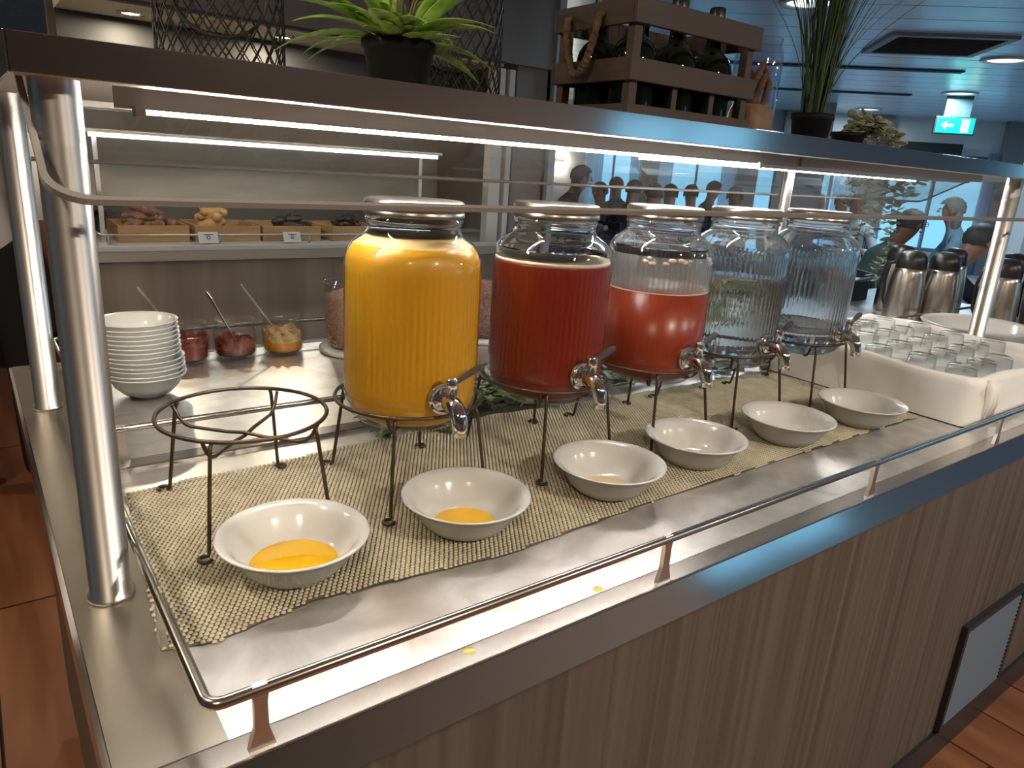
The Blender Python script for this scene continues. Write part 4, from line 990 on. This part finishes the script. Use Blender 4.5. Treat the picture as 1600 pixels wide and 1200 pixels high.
# ================================================================ PEOPLE
def person(label, loc, rz, sex='m', seat=.46, skin='skin', top=(.3, .3, .3), legs=(.05, .05, .07), hair=(.05, .035, .03), lean=.12, pose='table', sc=1.0, long_hair=False, bald=False, glasses=False, head_down=.1, hz=0):
    # local frame: faces +y, pelvis above origin
    hyo = 0 if pose == 'stand' else lean*1.15+.015+head_down*.25
    if hz: seat = hz-.69-.10
    loc = (loc[0]+math.sin(rz)*hyo, loc[1]-math.cos(rz)*hyo)
    t = bpy.data.objects.new('person', None); COL.objects.link(t); t.location = (loc[0], loc[1], 0); t.rotation_euler = (0, 0, rz); tag(t, label, 'person')
    V = []; E_ = []; R_ = []; L_ = []
    def v(p, rx, ry=None): V.append(Vector(p)*1.0); R_.append((rx, ry or rx)); return len(V)-1
    def ed(a, b, lab): E_.append((a, b)); L_.append(lab)
    stand = pose == 'stand'
    zp = .95 if stand else seat+.10; ln = lean
    pel = v((0, 0, zp), .13, .10); w1 = v((0, ln*.25, zp+.17), .125, .095); ch = v((0, ln*.7, zp+.36), .15, .11); nb = v((0, ln*.95, zp+.48), .075, .07)
    nk = v((0, ln*1.05, zp+.54), .052, .052); hd1 = v((0, ln*1.1+.01+head_down*.1, zp+.61), .068, .075); hd2 = v((0, ln*1.15+.015+head_down*.25, zp+.69), .076, .09); hd3 = v((0, ln*1.15+.01+head_down*.3, zp+.75), .05, .06)
    ed(pel, w1, 1); ed(w1, ch, 1); ed(ch, nb, 1); ed(nb, nk, 0); ed(nk, hd1, 0); ed(hd1, hd2, 0); ed(hd2, hd3, 0)
    for s in (-1, 1):
        sh = v((s*.17, ln*.8, zp+.43), .06)
        if stand:
            el = v((s*.24, ln*.4-.03, zp+.15), .043); wr = v((s*.25, .06, zp-.08), .03); ha = v((s*.25, .09, zp-.17), .028, .016)
        else:
            el = v((s*.24, ln*.8+.14, zp+.20), .043); wr = v((s*.12, ln*.8+.33, zp+.24), .03); ha = v((s*.08, ln*.8+.40, zp+.25), .028, .016)
            if pose == 'hand' and s == 1: el = v((s*.22, ln+.24, zp+.22), .043); wr = v((s*.09, ln+.20, zp+.45), .03); ha = v((s*.06, ln+.15, zp+.54), .028, .018)
        ed(nb, sh, 1); ed(sh, el, 1 if sex else 0); ed(el, wr, 3 if pose == 'stand' else 1); ed(wr, ha, 0)
        hip = v((s*.09, .02, zp-.02), .09)
        if stand: kn = v((s*.10, .03, .5), .062); an = v((s*.10, 0, .09), .04); ft = v((s*.11, .13, .035), .035, .03)
        else: kn = v((s*.11, .42, seat+.05), .062); an = v((s*.11, .40, .09), .04); ft = v((s*.12, .52, .035), .035, .03)
        ed(pel, hip, 2); ed(hip, kn, 2); ed(kn, an, 2); ed(an, ft, 4)
    me = bpy.data.meshes.new('skel'); me.from_pydata(V, E_, []); ob = bpy.data.objects.new('skel', me); COL.objects.link(ob)
    sk = ob.modifiers.new('s', 'SKIN'); ss = ob.modifiers.new('u', 'SUBSURF'); ss.levels = 2; ss.render_levels = 2
    for i, d in enumerate(me.skin_vertices[0].data): d.radius = R_[i]; d.use_root = i == 0
    dg = bpy.context.evaluated_depsgraph_get(); em = bpy.data.meshes.new_from_object(ob.evaluated_get(dg)); bpy.data.objects.remove(ob)
    ms = [M[skin], mat('cloth_top', top, .8), mat('cloth_trousers', legs, .8), M[skin], mat('shoes', (.03, .025, .02), .5)]
    em.materials.clear()
    for m_ in ms: em.materials.append(m_)
    for p in em.polygons:
        c = p.center; best = 9; bl = 0
        for (a, b), lab in zip(E_, L_):
            A, B = V[a], V[b]; d = B-A; tt = max(0, min(1, (c-A).dot(d)/d.length_squared)); q = (c-(A+d*tt)).length - (R_[a][0]*(1-tt)+R_[b][0]*tt)
            if q < best: best = q; bl = lab
        p.material_index = bl; p.use_smooth = True
    em.name = 'body'; bo = link('body', em, t)
    hc = V[hd2]; hm = mat('hair', hair, .6)
    f = MB().add(*(lambda: ([(hc.x-.012, hc.y+.085, hc.z-.03), (hc.x+.012, hc.y+.085, hc.z-.03), (hc.x, hc.y+.115, hc.z-.028), (hc.x, hc.y+.088, hc.z+.012)], [(0, 1, 2), (0, 2, 3), (1, 3, 2)]))())
    f.build('nose', M[skin], t)
    for s in (-1, 1): MB().ell((hc.x+s*.082, hc.y, hc.z-.01), (.012, .02, .03), 8, 5).build('ear', M[skin], t)
    fm = mat('face_detail', (.06, .03, .03), .5)
    for s in (-1, 1): MB().ell((hc.x+s*.03, hc.y+.083, hc.z+.005), (.011, .006, .006), 8, 4).build('eye', fm, t)
    MB().ell((hc.x, hc.y+.082, hc.z-.055), (.022, .006, .005), 8, 4).build('mouth', fm, t)
    if not bald:
        h = MB(); vs = []; n, m_ = 20, 10
        for j in range(m_+1):
            ph = pi*.62*j/m_
            for i in range(n):
                a = 2*pi*i/n; fr = math.sin(a)  # +y front
                lim = .40*pi if fr > .35 else .62*pi; pp = min(ph, lim)
                wv = 1+.05*math.sin(i*3.1+j*1.7)
                vs.append((hc.x+.090*wv*math.sin(pp)*math.cos(a), hc.y-.008+.104*wv*math.sin(pp)*math.sin(a), hc.z+.012+.098*wv*math.cos(pp)))
        h.add(vs, [(j*n+i, (j+1)*n+i, (j+1)*n+(i+1) % n, j*n+(i+1) % n) for j in range(m_) for i in range(n)], True)
        if long_hair:
            h.ell((hc.x, hc.y-.05, hc.z-.08), (.088, .05, .14), 16, 10)
        h.build('hair', hm, t)
    if glasses:
        g_ = MB()
        for s in (-1, 1): g_.tube([(hc.x+s*.034+.02*math.cos(a), hc.y+.098, hc.z+.004+.015*math.sin(a)) for a in [i*pi/6 for i in range(12)]], .0022, 5, closed=True)
        g_.tube([(hc.x-.055, hc.y+.096, hc.z+.008), (hc.x-.085, hc.y, hc.z+.008)], .002, 5).tube([(hc.x+.055, hc.y+.096, hc.z+.008), (hc.x+.085, hc.y, hc.z+.008)], .002, 5)
        g_.build('spectacles', M['black'], t)
    return t
def chair(loc, rz, lab, grp='dining chairs'):
    t = thing('dining_chair', lab, 'chair', (loc[0], loc[1], 0), rz, grp)
    MB().box(-.21, .21, -.2, .22, .415, .45, .008).build('seat', M['chairm'], t)
    for x_ in (-.19, .19):
        MB().tube([(x_, .2, 0), (x_, .2, .42)], .014, 8).build('leg', M['chairm'], t); MB().tube([(x_, -.23, 0), (x_, -.2, .42), (x_, -.27, .86)], .014, 8).build('leg', M['chairm'], t)
    MB().box(-.2, .2, -.285, -.26, .8, .87, .006).build('top_rail', M['chairm'], t)
    for i in range(5): MB().tube([(-.14+.07*i, -.215, .45), (-.14+.07*i, -.268, .82)], .008, 6).build('slat', M['chairm'], t)
def table(u, h, lab):
    t = thing('dining_table', lab, 'table', room(u, h), A43-pi/2, 'dining tables')
    MB().lathe([(0, .72), (.42, .72), (.44, .73), (.44, .745), (.43, .75), (0, .75)], 36).build('tabletop', M['tabletop'], t)
    MB().tube([(0, 0, .02), (0, 0, .72)], .035, 12).build('pedestal', M['chairm'], t)
    MB().lathe([(0, 0), (.25, 0), (.24, .02), (0, .03)], 28).build('base', M['chairm'], t)
RB = A43-pi/2
# (u, h, facing relative to room, label, options)
PP = [
 (-.65, 6.97, -1.2, 'person leaning over a table beside the wall sconce, dark top, long hair', dict(top=(.07, .06, .09), long_hair=True, lean=.25, hz=1.30, hair=(.05, .04, .04))),
 (-.575, 8.4, 2.6, 'person in a grey top seated right of the leaning person with long hair', dict(top=(.22, .21, .22), hz=1.14)),
 (-.44, 9.3, .4, 'person with short dark hair in front of the first window, back turned', dict(top=(.10, .10, .13), hz=1.20)),
 (-.18, 8.1, -.6, 'person in a dark brown top left of the first window pier', dict(top=(.14, .10, .08), hz=1.19)),
 (.02, 7.2, .6, 'person with dark hair just below the first window pier', dict(top=(.14, .12, .12), hz=1.18)),
 (.20, 8.38, .2, 'person in black seen from behind in front of the second window', dict(top=(.04, .04, .06), hz=1.17)),
 (.46, 9.1, .2, 'dark haired person in navy right of the person in black', dict(top=(.06, .06, .10), hair=(.03, .03, .04), hz=1.17)),
 (.79, 9.9, -1.2, 'person with short hair looking right in front of the second window', dict(top=(.10, .10, .13), hz=1.225)),
 (.914, 8.6, 2.9, 'person with tanned skin in a dark top beside the second window pier', dict(top=(.09, .08, .09), skin='skin_dark', hz=1.19)),
 (2.06, 9.9, 1.4, 'bald person in profile in front of the window above the farthest jar', dict(top=(.08, .16, .20), bald=True, hz=1.22)),
 (2.39, 10.1, 2.2, 'person with dark hair behind the hanging eucalyptus, grey top', dict(top=(.22, .24, .28), hz=1.16)),
 (2.126, 8.3, 2.9, 'person facing the room behind the hanging eucalyptus strands, white top', dict(top=(.55, .58, .62), hair=(.10, .08, .07), hz=1.20)),
 (1.93, 5.95, -1.3, 'grey haired person with spectacles bending forward left of the airpots', dict(top=(.09, .13, .10), hair=(.07, .06, .06), glasses=True, lean=.30, head_down=.25, skin='skin_dark', hz=1.14)),
 (2.56, 7.0, 1.35, 'person with shoulder length grey hair and pale blue top near the right window', dict(top=(.16, .28, .34), hair=(.20, .20, .20), long_hair=True, hz=1.24)),
 (2.10, 5.15, -1.35, 'person in a dark navy jumper bent forward with a hand on the face', dict(top=(.010, .012, .028), lean=.34, pose='hand', hair=(.08, .07, .06), head_down=.25, hz=1.10)),
]
for (u, h, f, lab, kw) in PP:
    p = room(u, h); t = person(lab, p, RB+f, **kw)
    chair(t.location, RB+f, 'dark slat-back chair under the ' + ' '.join(lab.split(',')[0].split()[:11]))
for u, h, lab in [(-.95, 6.3, 'round dark dining table near the person leaning by the wall sconce'), (2.75, 6.05, 'round dark dining table between the grey haired diners')]:
    table(u, h, lab)
for u, h, f, lab in [(-.15, 5.9, .1, 'empty dark slat-back chair seen between the two red tea jars'), (.05, 6.3, 1.0, 'second empty dark chair seen between the red tea jars'), (3.05, 6.8, .2, 'empty dark slat-back chair right of the spectacled diner')]:
    p = room(u, h); chair(p, RB+f, lab, 'empty dining chairs')
# person standing at the left edge
person('person standing at the left edge in pale shirt and black trousers', (-.03, 2.78), -.4, pose='stand', skin='skin_dark', top=(.50, .46, .44), legs=(.006, .006, .008), lean=.02)
